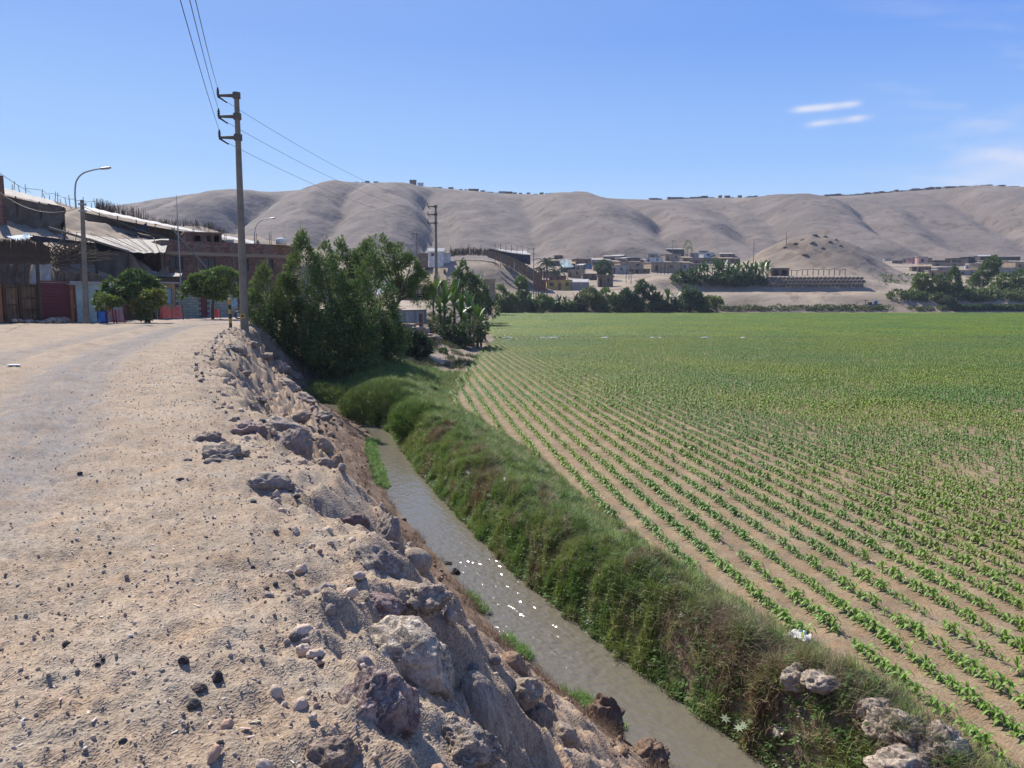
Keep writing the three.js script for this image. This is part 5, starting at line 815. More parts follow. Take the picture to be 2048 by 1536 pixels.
tree('street_tree', 'dense umbrella shaped tree in front of the block wall', 'tree', set(424, 58), seen([[378, 572, 14, 9, 0, 0], [398, 558, 18, 10, 0.3, 0], [420, 548, 20, 9, 0, 0], [446, 545, 18, 8, -0.3, 0], [466, 558, 14, 11, 0.2, 0], [432, 566, 24, 10, -0.5, 0], [404, 582, 18, 8, 0.3, 0], [460, 582, 18, 12, -0.3, 0], [438, 590, 16, 8, 0.4, 0], [366, 588, 8, 6, 0, 0]], 57.5), { n: 5200, L: 0.32, W: 0.06, seed: 803, palette: [...GREEN.mid, ...GREEN.mid, ...GREEN.bright], stems: 3, trunk: 0.10, trunkTo: P(427, 598, 57.8), gap: -0.02, freq: 1.0, droop: 0.5, group: 'street trees' });
tree('sapling', 'small yellow green sapling with a flat top in front of the pale blue house', 'tree', set(226, 49), seen([[222, 602, 20, 6, 0, 0], [234, 605, 12, 6, 0, 0]], 49), { n: 800, L: 0.22, W: 0.05, seed: 804, palette: GREEN.lime, stems: 3, trunk: 0.04, trunkTo: P(225, 615, 49), gap: -0.4 });
tree('shrub', 'loose flowering shrub in front of the plank wall', 'shrub', set(290, 49.5), seen([[300, 600, 26, 18, 0, 0], [280, 612, 18, 20, 0, 0], [318, 595, 14, 18, 0, 0], [290, 632, 14, 10, 0, 0]], 49.5), { n: 2300, L: 0.20, W: 0.06, seed: 805, palette: [...GREEN.mid, ...GREEN.olive, [0.3, 0.2, 0.02]], stems: 4, trunk: 0.03, gap: -0.1, freq: 1.5 });
function meshFence(label, u0, u1, v0, v1, d) { // open plastic safety mesh on stakes
  const A = P(u0, v1, d), B = P(u1, v1, d + 1.2), t = thing('safety_mesh', label, 'mesh fence', gnd(A), 0, 'red safety mesh around planted beds'), o = t.position, r = rng(u0), H = P(u0, v0, d).y - A.y, L = A.distanceTo(B), th = []; const at = (s, h) => A.clone().lerp(B, s).add(V(0.0, h * H * (0.85 + 0.15 * Math.sin(s * 9)) + 0.05, 0.1 * n2(s * 6, h * 2))).sub(o);
  for (let k = 0; k <= 6; k++) for (let s = 0; s < 8; s++) th.push(cyl(at(s / 8, k / 6), at((s + 1) / 8, k / 6 + 0.05 * (r() - 0.5)), 0.013, 0.013, 4));
  for (let k = 0; k <= 22; k++) th.push(cyl(at(k / 22, 0), at(clamp(k / 22 + 0.03 * (r() - 0.5), 0, 1), 1), 0.011, 0.011, 4));
  part('mesh', merged(th), mats.netRed, t); for (const s of [0, 0.5, 1]) part('stake', cyl(at(s, -0.2), at(s, 1.15), 0.035, 0.03, 5), mats.wood, t);
}
meshFence('bright red plastic mesh around a bed left of the block wall', 320, 366, 612, 637, 53);
meshFence('faded red plastic mesh in front of the pale blue house', 214, 250, 614, 646, 48.4);
meshFence('small red plastic mesh below the umbrella shaped tree', 428, 440, 618, 635, 57);
{ const r = rng(91), labels = ['upper', 'lower']; const heap = (list, g, txt) => list.forEach(([u, v, w, h], i) => boulder(u, v, w, h, R(i % 3 ? 'grey' : 'pale', { facets: 6, soft: 0.6, rough: 0.08, detail: 4, lift: 0.25, at: set(u, sd(u) - 1.6 + (i % 3) * 0.3).add(V(0, (644 - v) * 0.012 * (u > 80 ? 1 : 0.3), 0)) }), txt, 'stone', g));
  heap([[92, 640, 14, 9], [99, 636, 13, 9], [106, 640, 15, 10], [113, 637, 14, 9], [120, 641, 16, 10], [128, 640, 16, 11], [100, 627, 15, 8], [113, 630, 15, 9], [124, 631, 13, 9], [108, 646, 14, 8], [121, 647, 15, 8], [132, 646, 13, 8]], 'stones heaped in front of the red gate', 'rounded stone in the heap in front of the red corrugated gate');
  heap([[26, 618, 9, 6], [36, 622, 11, 7], [45, 625, 11, 6], [53, 622, 11, 7], [60, 620, 9, 7], [70, 630, 11, 6], [80, 633, 12, 6]], 'stones edging the mat fence', 'rounded stone in the loose row below the mat fence'); }
// parked motor tricycle shape behind the tall pole
{ const b = set(493, 58), t = thing('motorcycle', 'dark parked motorcycle behind the tall power pole', 'motorcycle', b, 0.5); for (const x of [-0.6, 0.6]) { const g = new THREE.TorusGeometry(0.27, 0.06, 8, 18); g.translate(x, 0.32, 0); const w = part('wheel', g, mats.black, t); const hb = new THREE.CylinderGeometry(0.1, 0.1, 0.1, 10); hb.rotateX(Math.PI / 2); hb.translate(x, 0.32, 0); part('rim', hb, mats.steel, w); } part('body', (() => { const g = new THREE.CapsuleGeometry(0.16, 0.55, 4, 10); g.rotateZ(Math.PI / 2); g.translate(0, 0.62, 0); return g; })(), mats.black, t); part('seat', box(0.6, 0.1, 0.24, -0.25, 0.82, 0), mats.dark, t); part('handlebar', merged([cyl(V(0.5, 0.4, 0), V(0.35, 1.05, 0), 0.03, 0.03, 6), cyl(V(0.35, 1.05, -0.35), V(0.35, 1.05, 0.35), 0.02, 0.02, 6)]), mats.steel, t); }
// ---------------------------------------------------------------- power poles and wires
function powerPole(label, u, d, vTop, arms, r0, armLen, group = 'concrete power poles') {
  const b = set(u, d), t = thing('power_pole', label, 'power pole', b, 0, group), tp = P(u - (487 - 473) * (d < 50 ? 1 : 0.12), vTop, d).sub(b), H = tp.y, X = (y) => tp.x * y / H;
  part('pole', boxUV(cyl(V(0, -0.5, 0), V(tp.x, H, 0), r0, r0 * 0.55, 16, true)), mats.concrete, t); const tips = [];
  for (const v of arms) {
    const y = P(u, v, d).y - b.y, x = X(y), rr = lerp(r0, r0 * 0.55, y / H), g = new THREE.CylinderGeometry(0.055, 0.10, armLen, 8); g.rotateZ(Math.PI / 2); g.translate(x - armLen / 2, y, 0); const am = part('crossarm', g, mats.darkConcrete, t);
    part('collar', cyl(V(x, y - 0.14, 0), V(x, y + 0.14, 0), rr + 0.07, rr + 0.07, 12, true), mats.darkConcrete, t);
    const ins = new THREE.LatheGeometry([[0.03, -0.1], [0.03, 0.02], [0.075, 0.04], [0.04, 0.1], [0.075, 0.13], [0.04, 0.19], [0.07, 0.22], [0.035, 0.30], [0.045, 0.36], [0, 0.38]].map((q) => new THREE.Vector2(...q)), 10); ins.translate(x - armLen + 0.03, y, 0); part('insulator', ins, mats.black, am);
    part('strain_insulator', cyl(V(x - armLen + 0.05, y - 0.06, 0.05), V(x - armLen + 0.30, y - 0.24, -0.4), 0.05, 0.03, 7), mats.black, am);
    tips.push(b.clone().add(V(x - armLen + 0.03, y + 0.34, 0)));
  }
  return { t, tips, b, H };
}
const pole1 = powerPole('tall concrete power pole with three short crossarms at the road edge', 487, 38.2, 189, [191, 233, 275], 0.21, 0.92);
{ const g = new THREE.CylinderGeometry(0.206, 0.208, 0.24, 16, 1, true, -0.7, 1.4); g.translate(pole1.b.x * 0, 0, 0); const s = part('warning_sign', g, mats.yellowPaint, pole1.t); s.position.set(-0.01, P(487, 632, 38).y - pole1.b.y, 0.004); const m = new THREE.CylinderGeometry(0.209, 0.211, 0.11, 12, 1, true, -0.3, 0.6); part('symbol', m, mats.black, s); }
const pole2 = powerPole('concrete power pole with three crossarms beyond the banana plants', 873, 92, 411, [413, 429, 446], 0.22, 0.95);
function wire(a, b, sag, label, group, r = 0.010) { const pts = []; for (let k = 0; k <= 24; k++) { const s = k / 24, p = a.clone().lerp(b, s); p.y -= sag * 4 * s * (1 - s); pts.push(p); } top('power_wire', new THREE.TubeGeometry(new THREE.CatmullRomCurve3(pts), 48, r, 5), mats.wire, label, 'wire', group); }
const names = ['upper', 'middle', 'lower'];
const near = [V(-8.9, 11.35, 4), V(-9.6, 10.55, 4), V(-10.1, 9.55, 4)];
pole1.tips.forEach((p, i) => { wire(p, P([384, 372, 352][i], -30, 16 - i * 0.4), 0.12, names[i] + ' wire running from the tall pole up out of the top of the picture', 'wires of the power line'); wire(p.clone().add(V(0.2, -0.5, -0.3)), pole2.tips[i], 0.75, names[i] + ' wire running from the tall pole to the pole beyond the bananas', 'wires of the power line'); });
wire(P(-40, 318, 40), P(62, 385, 76), 0.1, 'thin wire sloping down over the upper shed', undefined, 0.02);
wire(P(-30, 360, 52), P(158, 415, 48.2), 1.0, 'thin wire sagging from the left to the tall street lamp', undefined, 0.018);
wire(P(160, 410, 47.8), P(520, 487, 78), 1.2, 'thin wire sagging between the two street lamps', undefined, 0.018);
// ---------------------------------------------------------------- the village beyond the field
const site = (u, v, lo = 197.5) => onGround(u, v, lo, 640);
function cabin(u0, u1, vTop, vBase, label, o = {}) {
  const m = site((u0 + u1) / 2, vBase), d = o.d ?? -m.z, A = P(u0, vBase, d + (o.turn ?? 0) * 0.5), B = P(u1, vBase, d - (o.turn ?? 0) * 0.5), H = Math.max(0.6, (vBase - vTop) * d / 1536);
  return house(o.name ?? 'house', label, A, B, H, o.depth ?? Math.min(9, Math.max(3, Math.hypot(B.x - A.x, B.z - A.z) * 0.7)), { sink: 2.5, over: 0.3, thick: 0.14, group: 'houses of the village', ...o });
}
const win1 = [['window', 0.3, 0.35, 0.3, 0.4]], winDoor = [['window', 0.12, 0.42, 0.18, 0.36], ['door', 0.48, 0.02, 0.11, 0.72, mats.brownDoor], ['window', 0.76, 0.42, 0.15, 0.36]];
// yellow house and its neighbours
cabin(1093, 1142, 561, 580, 'yellow house with a brown door between two windows', { mat: mats.yellow, roofMat: mats.adobe, openings: winDoor, depth: 6 });
cabin(1069, 1092, 561, 581, 'bare brick house joined to the yellow house', { mat: mats.brick, roofMat: mats.adobe, depth: 6 });
cabin(1144, 1178, 565, 580, 'grey shed with a pale sloping roof beside the yellow house', { mat: mats.grey, roof: 'shed', rise: 0.8, roofMat: mats.tin, category: 'shed' });
cabin(857, 887, 503, 517, 'white gabled house with one dark window on the mound shoulder', { mat: mats.white, roof: 'gable', rise: 0.9, roofMat: mats.tin, openings: [['window', 0.18, 0.35, 0.2, 0.38]], d: 225 });
cabin(835, 854, 507, 519, 'low brown house beside the white gabled house', { mat: mats.adobeDark, d: 226 });
cabin(888, 900, 507, 517, 'small white lean to beside the white gabled house', { mat: mats.white, d: 227, roofMat: mats.tin });
cabin(792, 868, 571, 606, 'long low brown house behind the big trees', { mat: mats.adobe, d: 100, roof: 'shed', rise: 1.3, roofMat: mats.adobe, openings: [['window', 0.15, 0.45, 0.1, 0.3], ['window', 0.8, 0.5, 0.12, 0.3]] });
cabin(868, 888, 562, 585, 'small house with brown tiled lean to roof beside the second pole', { mat: mats.adobeDark, d: 104, roof: 'shed', rise: 1.6, roofMat: mats.adobe, openings: [['gap', 0.5, 0.4, 0.4, 0.4]] });
cabin(968, 990, 560, 586, 'plastered house corner with a green barrel in front', { mat: mats.adobe, d: 175, roofMat: mats.adobe });
// pale wall in front of the banana plants, with heap of earth
{ const A = set(762, 62), B = set(852, 66), t = thing('boundary_wall', 'pale blue grey boundary wall behind the big trees', 'wall', V(A.x, A.y - 0.4, A.z), front(A, B)), L = Math.hypot(B.x - A.x, B.z - A.z), H = P(800, 622, 64).y - A.y + 0.4; part('wall', boxUV(box(L, H, 0.16, L / 2, H / 2, -0.08)), std([0.43, 0.44, 0.43], 0.95, { map: TX.plaster }), t); part('coping', box(L + 0.1, 0.08, 0.26, L / 2, H + 0.042, -0.08), mats.concrete, t); for (let k = 0; k <= 4; k++) part('pier', box(0.2, H - 0.01, 0.06, 0.1 + (L - 0.2) * k / 4, H / 2, 0.03), mats.grey, t); }
boulder(815, 655, 70, 28, R('tan', { facets: 6, soft: 0.6, rough: 0.3, detail: 14, colour: [0.40, 0.31, 0.23], at: set(818, 60.5), lift: 0.1 }), 'heap of dug earth in front of the pale wall', 'earth_heap', undefined).userData.category = 'heap';
boulder(858, 660, 40, 18, R('tan', { facets: 6, soft: 0.6, rough: 0.3, detail: 10, colour: [0.38, 0.29, 0.215], at: set(862, 62), lift: 0.1 }), 'low heap of earth beside the concrete stub', 'earth_heap', undefined).userData.category = 'heap';
{ const b = set(841, 60), H = P(841, 626, 60).y - b.y; const t = thing('concrete_stub', 'brown concrete stub post left of the banana plants', 'post', b); part('post', boxUV(box(0.27, H + 0.4, 0.27, 0, H / 2 - 0.2, 0)), mats.brickDull, t); part('pipe', cyl(V(-1.2, H * 0.62, 0.1), V(0.9, H * 0.55, 0.1), 0.04, 0.04, 6), mats.darkConcrete, t); }
top('blue_cover', sheetGeo(P(757, 574, 78), P(792, 574, 78), P(798, 588, 76), P(752, 588, 76), 14, 6, -0.5, 0.1, 83), mats.blueTarp, 'dark blue cover half hidden behind the leaning tree', 'tarpaulin');
// houses on and behind the mound
{ const r = rng(402);
  // reed wall climbing the mound, with a netted shed behind it
  let t = thing('reed_wall', 'long brown reed wall running down the side of the mound', 'wall', site(1040, 555)), o = t.position.clone(), q = (p) => p.clone().sub(o);
  const wallAt = (s) => { const u = lerp(975, 1082, s), v = lerp(506, 566, Math.pow(s, 1.25)); return [u, v]; };
  for (let k = 0; k < 12; k++) { const [u0, v0] = wallAt(k / 12), [u1, v1] = wallAt((k + 1) / 12), d0 = lerp(226, 214, k / 12), d1 = lerp(226, 214, (k + 1) / 12), h0 = lerp(6, 17, Math.min(1, k / 7)), h1 = lerp(6, 17, Math.min(1, (k + 1) / 7)); part('panel', sheetGeo(q(P(u0, v0 - h0, d0)), q(P(u1, v1 - h1, d1)), q(P(u1, v1 + 8, d1)), q(P(u0, v0 + 8, d0)), 4, 4, 0.1, 0.12, k), k % 3 ? mats.reed : mats.netBrown, t); }
  t = thing('netted_shed', 'long shed with pale patched roof on top of the mound', 'shed', site(1030, 520)); o = t.position.clone();
  part('roof', sheetGeo(q(P(980, 494, 236)), q(P(1052, 502, 232)), q(P(1062, 509, 224)), q(P(1000, 500, 226)), 16, 5, 0.3, 0.2, 5), mats.tin, t);
  part('net', sheetGeo(q(P(978, 497, 228)), q(P(1061, 510, 224)), q(P(1061, 530, 224)), q(P(978, 508, 228)), 18, 5, 0.3, 0.3, 8), mats.netBlue, t);
  for (let k = 0; k < 8; k++) { const u = 990 + k * 11, p = P(u, 498 + k * 1.6, 227); part('post', cyl(q(gnd(p)), q(P(u, 490 + k * 1.6 - 5 * r(), 227)), 0.09, 0.07, 5), mats.woodGrey, t); }
  t = thing('brush_fence', 'dark brush fence with crooked stakes along the mound crest', 'fence', site(940, 510)); o = t.position.clone(); const br = [];
  for (let k = 0; k < 420; k++) { const u = 900 + 84 * r(), p = site(u, 520 - 14 * Math.sin(clamp((u - 890) / 110, 0, 1) * 2.4), 205); p.copy(P(u, 506 - 3 * Math.sin((u - 900) / 84 * Math.PI) + 4 * r(), 232)); br.push(cyl(q(p).add(V(0, -0.6, 0)), q(p).add(V((r() - 0.5) * 0.8, 0.5 + 1.1 * r(), (r() - 0.5))), 0.05, 0.03, 4)); }
  part('brush', merged(br), mats.reedDark, t).userData.kind = 'stuff'; for (const u of [901, 922, 936, 938, 947, 962, 978]) part('stake', cyl(q(P(u, 508, 231)), q(P(u, 487 + 10 * r(), 231)), 0.08, 0.06, 5), mats.woodGrey, t);
  // rows of houses: [left, right, top, base, kind, label]
  const K = { ad: mats.adobe, dk: mats.adobeDark, gr: mats.grey, wh: mats.white, br: mats.brickDull, nt: mats.net, bl: mats.blueTarp, pk: mats.pink };
  [[1086, 1120, 543, 556, 'dk', 'dark adobe house behind the palm, above the yellow house'], [1122, 1150, 528, 545, 'nt', 'shack patched with blue and black sheets right of the palm'], [1135, 1163, 540, 556, 'ad', 'adobe wall house right of the patched shack'], [1152, 1182, 518, 534, 'br', 'unfinished brick house behind the adobe wall house'], [1165, 1196, 548, 560, 'dk', 'long dark adobe yard wall behind the round olive tree'], [1164, 1178, 527, 538, 'bl', 'small shack with a blue side in the middle village'], [1183, 1222, 520, 532, 'gr', 'low grey house with a pale sheet roof'], [1196, 1226, 551, 574, 'dk', 'dark adobe house left of the bare terrace'], [1223, 1252, 531, 548, 'gr', 'pale grey block house left of the long tan wall'], [1240, 1292, 524, 538, 'ad', 'tan house with a flat pale roof behind the bare terrace'], [1255, 1280, 516, 526, 'nt', 'dark netted shack on the village skyline'], [1206, 1240, 513, 522, 'nt', 'dark shack with pale roof patches left of the village skyline'], [1302, 1362, 525, 544, 'ad', 'long tan building with a recess in the middle of the village'], [1363, 1377, 526, 543, 'gr', 'light grey panel house at the end of the long tan building'], [1378, 1392, 528, 541, 'dk', 'dark open shed right of the long tan building'], [1330, 1362, 509, 522, 'ad', 'house with a white tent roof above the long tan building'], [1333, 1368, 499, 508, 'nt', 'low hut with a bright white roof on the upper slope'], [1380, 1408, 506, 515, 'gr', 'grey house left of the white box house'], [1407, 1428, 505.5, 514.5, 'wh', 'small white box house on the upper slope'], [1400, 1416, 502, 506, 'bl', 'hut with a bright blue roof behind the white box house'], [1375, 1436, 516, 527, 'dk', 'long dark shed above the banana thicket'], [1436, 1476, 517, 527, 'br', 'row of brown sheds left of the knoll'], [1290, 1326, 516, 524, 'wh', 'pale low house left of the white tent roof'],
    [1098, 1124, 552, 562, 'br', 'roofless brick yard just above the yellow house'], [1148, 1166, 534, 544, 'gr', 'grey box house between adobe walls behind the patched shack'], [1186, 1212, 530, 541, 'ad', 'tan house with a sloping sheet roof left of the dark round tree'], [1222, 1246, 512, 519, 'dk', 'dark low sheds on the village skyline left of the tent roof'], [1268, 1300, 538, 547, 'dk', 'dark adobe wall above the bare terrace'], [1296, 1316, 508, 517, 'gr', 'grey shack on the upper slope left of the white roof'], [1228, 1262, 521, 529, 'nt', 'shack patched with dark sheets behind the pale grey block house'], [1386, 1420, 519, 527, 'br', 'brown shed with a pale roof edge above the bananas'], [1440, 1470, 508, 515, 'dk', 'dark fence shed near the left foot of the knoll'], [1784, 1804, 521, 527, 'dk', 'small brown hut right of the white roofed hut'], [1868, 1900, 521, 526, 'nt', 'dark shed behind the long white roof'], [1905, 1936, 519, 526, 'dk', 'brown shed left of the upper right sheds'], [1930, 1956, 530, 538, 'wh', 'white walled hut left of the small tan cube house'], [1975, 2010, 528, 536, 'wh', 'long white roofed hut right of the small tan cube house'],
    [1768, 1784, 517, 521, 'wh', 'low white roofed hut on the right foot of the knoll'], [1803, 1820, 518, 526, 'gr', 'plain grey cube house in the distance right of the knoll'], [1824, 1836, 516, 527, 'pk', 'pale pink annex left of the pink house'], [1836, 1855, 514, 530, 'pk', 'pink two storey house with a dark blue side'], [1834, 1862, 533, 544, 'dk', 'dark brown house below the pink house'], [1862, 1930, 526, 532, 'ad', 'long house with a bright white roof right of the pink house'], [1874, 1916, 535, 541, 'gr', 'white roofed shed below the long white roof'], [1856, 1904, 541, 556, 'ad', 'adobe yard house behind the right hand trees'], [1936, 1960, 514, 526, 'nt', 'dark netted shed at the left of the upper right sheds'], [1960, 1992, 513, 527, 'nt', 'dark netted shed in the middle of the upper right sheds'], [1992, 2040, 514, 528, 'nt', 'dark netted shed at the right of the upper right sheds'], [1955, 1972, 527, 541, 'ad', 'small tan cube house below the dark sheds'], [1918, 1956, 541, 550, 'gr', 'grey roofed shack among the right hand houses'], [1980, 2060, 536, 548, 'gr', 'long grey shack at the right border'], [2030, 2080, 524, 540, 'ad', 'pale sandy walled house at the right border']].forEach(([a, b, v0, v1, k, label], i) => cabin(a, b, v0, v1, label, { mat: K[k], roofMat: [mats.tin, mats.adobe, mats.tin, mats.tarp][i % 4], roof: i % 5 === 1 ? 'shed' : 'flat', rise: 0.7, turn: (i % 3 - 1) * 2.2, openings: (b - a) > 24 ? [['gap', 0.14, 0.05, 0.10, 0.65], ['window', 0.62, 0.4, 0.12, 0.35]] : win1, name: k === 'nt' ? 'shack' : 'house' }));
  // loose sheets of roofing over the patched shack
  top('roof_sheet', sheetGeo(P(1118, 521, 268), P(1134, 519, 268), P(1148, 533, 262), P(1126, 536, 262), 10, 8, 0.2, 0.3, 91), std([0.25, 0.36, 0.38], 0.8, { map: TX.cloth }), 'crumpled pale blue sheet roof right of the palm', 'roof sheet');
  // bare posts
  [1072, 1077, 1083, 1088, 1094].forEach((u, i) => { const b = site(u, 596), h = (596 - [536, 540, 538, 535, 552][i]) * -b.z / 1536; top('concrete_post', cyl(V(0, -0.5, 0), V(0, h, 0), 0.16, 0.15, 6), mats.brickDull, ['leftmost', 'second', 'middle', 'fourth', 'rightmost and shortest'][i] + ' of five bare posts left of the yellow house', 'post', 'bare posts by the yellow house').position.copy(b); });
  [[1252, 566], [1262, 568], [1315, 548], [1322, 548], [1329, 549], [1336, 549]].forEach(([u, v], i) => { const b = site(u, v), h = 22 * -b.z / 1536; top('bare_pole', cyl(V(0, -0.5, 0), V(0, h, 0), 0.11, 0.09, 6), mats.woodGrey, ['left', 'right'][i] ? ['left', 'right'][i] + ' of two bare poles beside the adobe house on the terrace' : ['first', 'second', 'third', 'fourth'][i - 2] + ' thin pole from the left on the bare terrace', 'pole', 'bare poles on the terrace').position.copy(b); });
}
{ // crowded small shacks, posts and yard trees between the houses
  const r = rng(2024), ms = [mats.adobeDark, mats.netBrown, mats.adobe, mats.brickDull, mats.woodGrey, mats.net];
  for (let k = 0; k < 30; k++) { const right = k > 21, u = right ? 1790 + 250 * r() : 1105 + 330 * r(), v = right ? 521 + 22 * r() : 517 + 26 * r(), w = 10 + 20 * r(); cabin(u - w / 2, u + w / 2, v - 6 - 5 * r(), v, right ? 'small patched shack among the crowded houses right of the knoll' : 'small patched shack among the crowded houses of the middle village', { mat: ms[(r() * 6) | 0], roofMat: r() < 0.5 ? mats.tin : mats.adobe, roof: r() < 0.4 ? 'shed' : 'flat', rise: 0.6, turn: 4 * (r() - 0.5), name: 'shack', category: 'shack', openings: r() < 0.6 ? [['gap', 0.3, 0.05, 0.25, 0.7]] : win1, group: right ? 'shacks right of the knoll' : 'shacks of the middle village' }); }
  for (let k = 0; k < 26; k++) { const u = 1110 + 330 * r(), v = 520 + 40 * r(), b = site(u, v), h = (9 + 12 * r()) * -b.z / 1536; top('bare_pole', cyl(V(0, -0.5, 0), V((r() - 0.5) * 0.4, h, 0), 0.09, 0.07, 5), mats.woodGrey, 'thin bare pole standing between the houses of the middle village', 'pole', 'thin poles of the middle village').position.copy(b); }
}
// power poles and masts in the village
function smallPole(u, vTop, vBase, label, cross, d) { const b = d ? set(u, d) : site(u, vBase), D = -b.z, t = thing('utility_pole', label, 'utility pole', b, 0, 'utility poles of the village'), y = (v) => P(u, v, D).y - b.y, r = 0.13; part('pole', cyl(V(0, -0.5, 0), V(0, y(vTop), 0), r, r * 0.7, 7), mats.concrete, t); for (const [v, a, c] of cross) part('crossarm', box((c - a) * D / 1536, 0.14, 0.14, (a + c) / 2 * D / 1536, y(v), 0.0), mats.darkConcrete, t); }
smallPole(835, 466, 545, 'utility pole with two crossarms behind the big trees', [[468, -11, 4], [490, -11, 4]], 160);
smallPole(803, 485, 545, 'short utility pole left of the two crossarm pole', [[486, -1, 9]], 190);
smallPole(1067, 496, 600, 'utility pole with one crossarm left of the yellow house', [[498, -11, 3]]);
smallPole(1344, 480, 546, 'thin pole with a crossarm above the long tan building', [[482, -3, 6]]);
smallPole(1258, 535, 560, 'short pole left of the bare terrace', []);
smallPole(1568, 464, 501, 'thin mast on the left flank of the knoll', [], 266);
smallPole(1504, 482, 503, 'short mast at the left foot of the knoll', [], 262);
smallPole(1834, 508, 532, 'short pole in front of the pink house', []);
smallPole(605, 443, 540, 'thin far pole seen above the big trees', [], 300);

// ---------------------------------------------------------------- village trees
const far = (name, label, u, vBase, d, lobes, n, seed, palette, o = {}) => tree(name, label, 'tree', d ? set(u, d) : site(u, vBase), seen(lobes, d || -site(u, vBase).z), { n, L: 0.9, W: 0.20, seed, palette, stems: 2, trunk: 0.14, gap: -0.12, freq: 0.35, group: 'trees along the far side of the field', ...o });
far('tree', 'dark bushy tree behind the banana clump', 925, 640, 118, [[935, 585, 34, 38], [958, 590, 20, 42], [905, 590, 20, 32], [926, 545, 10, 24, 0, 0.5], [915, 560, 14, 18]], 6000, 7001, [...GREEN.deep, ...GREEN.mid], { L: 0.5, W: 0.10, freq: 0.6 });
far('tree', 'dark low tree at the right of the banana clump', 970, 640, 125, [[966, 612, 22, 24], [948, 618, 16, 22], [985, 618, 14, 16]], 3000, 7002, GREEN.deep, { L: 0.5, W: 0.10 });
far('tree', 'loose green tree at the left far corner of the field', 1003, 622, 196, [[1000, 588, 12, 16], [1012, 598, 12, 14], [996, 605, 12, 14]], 1100, 7003, GREEN.mid);
far('tree', 'tall narrow tree with a round top at the far left corner', 1045, 622, 197, [[1042, 564, 11, 10], [1045, 582, 10, 16], [1049, 602, 12, 16]], 1300, 7004, GREEN.mid);
far('tree', 'broad low tree left of the five bare posts', 1024, 622, 196, [[1024, 605, 16, 14], [1036, 612, 12, 10]], 900, 7005, [...GREEN.mid, ...GREEN.olive]);
far('tree', 'pale green bushy tree below the five bare posts', 1088, 622, 196, [[1085, 604, 14, 14], [1096, 608, 12, 12], [1076, 612, 8, 8]], 1000, 7006, [...GREEN.mid, ...GREEN.bright]);
far('tree', 'round olive tree right of the yellow house', 1178, 620, 198, [[1178, 588, 17, 13], [1176, 602, 10, 10]], 1300, 7007, GREEN.olive);
far('tree', 'leafy tree with bare lower stems beside the round olive tree', 1214, 620, 197, [[1214, 592, 16, 14], [1222, 606, 14, 14], [1202, 606, 10, 12]], 1300, 7008, GREEN.mid);
far('tree', 'dark blue green tree in the row below the bare terrace', 1255, 620, 198, [[1252, 596, 14, 16], [1262, 606, 12, 14]], 1200, 7009, GREEN.blue);
far('tree', 'tall dark tree with a crooked top below the bare terrace', 1282, 620, 198, [[1284, 572, 12, 10], [1294, 580, 8, 8], [1280, 590, 10, 16], [1276, 608, 12, 12]], 1300, 7010, [...GREEN.deep, ...GREEN.blue]);
far('tree', 'dark full tree right of the crooked top', 1306, 620, 198, [[1306, 590, 11, 14], [1308, 606, 14, 14]], 1200, 7011, [...GREEN.deep, ...GREEN.blue]);
far('tree', 'large dark tree in front of the shaded bank', 1378, 620, 198, [[1378, 582, 16, 12], [1388, 594, 18, 14], [1374, 606, 18, 12], [1396, 606, 10, 12]], 2000, 7012, [...GREEN.deep, ...GREEN.blue]);
far('tree', 'yellowish bush at the right end of the tree row', 1424, 620, 198, [[1420, 603, 16, 9], [1434, 605, 10, 10]], 900, 7013, [...GREEN.lime, ...GREEN.olive]);
[[1012, 17, 'mid'], [1062, 22, 'deep'], [1108, 16, 'olive'], [1140, 15, 'mid'], [1158, 20, 'blue'], [1196, 24, 'deep'], [1236, 24, 'mid'], [1268, 28, 'blue'], [1318, 22, 'mid'], [1344, 18, 'deep'], [1404, 18, 'mid']].forEach(([u, h, k], i) => far('tree', ['small loose tree at the far left corner of the field', 'dark tree in front of the five bare posts', 'low olive tree left of the yellow house', 'low tree in front of the yellow house', 'blue green tree below the grey shed', 'dark tree left of the leafy bare stemmed tree', 'tree right of the leafy bare stemmed tree', 'tall blue green tree left of the crooked top', 'tree left of the four banana plants', 'dark tree among the four banana plants', 'tree between the large dark tree and the yellowish bush'][i], u, 622, 199 + (i % 3), [[u - 4, 620 - h * 0.75, 9, h * 0.42], [u + 5, 620 - h * 0.5, 9, h * 0.4], [u - 2, 620 - h * 0.3, 11, h * 0.32]], 900, 7100 + i, GREEN[k]));
far('tree', 'dark round tree among the middle houses', 1209, 560, 0, [[1208, 536, 14, 13], [1212, 552, 12, 12]], 1300, 7014, [...GREEN.deep, ...GREEN.blue], { L: 1.1, W: 0.25 });
far('tree', 'big dark tree inside the banana thicket', 1470, 570, 0, [[1462, 556, 28, 14], [1494, 558, 22, 12], [1434, 560, 18, 11], [1410, 562, 16, 9], [1518, 562, 14, 9]], 3400, 7015, [...GREEN.deep, ...GREEN.blue], { L: 1.0, W: 0.25 });
far('tree', 'dark low trees beside the bare terrace', 1368, 566, 0, [[1358, 556, 14, 12], [1382, 552, 16, 12], [1375, 564, 14, 8]], 1500, 7016, GREEN.deep, { L: 1.0, W: 0.25 });
far('tree', 'thin wispy tree on the upper slope beside the white roofed hut', 1376, 512, 0, [[1376, 490, 7, 10], [1378, 503, 8, 8]], 420, 7017, GREEN.olive, { L: 1.1, W: 0.12, gap: 0.02 });
far('tree', 'open branched tree at the left of the right hand trees', 1842, 592, 0, [[1842, 560, 14, 14], [1836, 574, 10, 12], [1852, 574, 10, 12]], 1200, 7018, GREEN.mid, { group: 'right hand trees' });
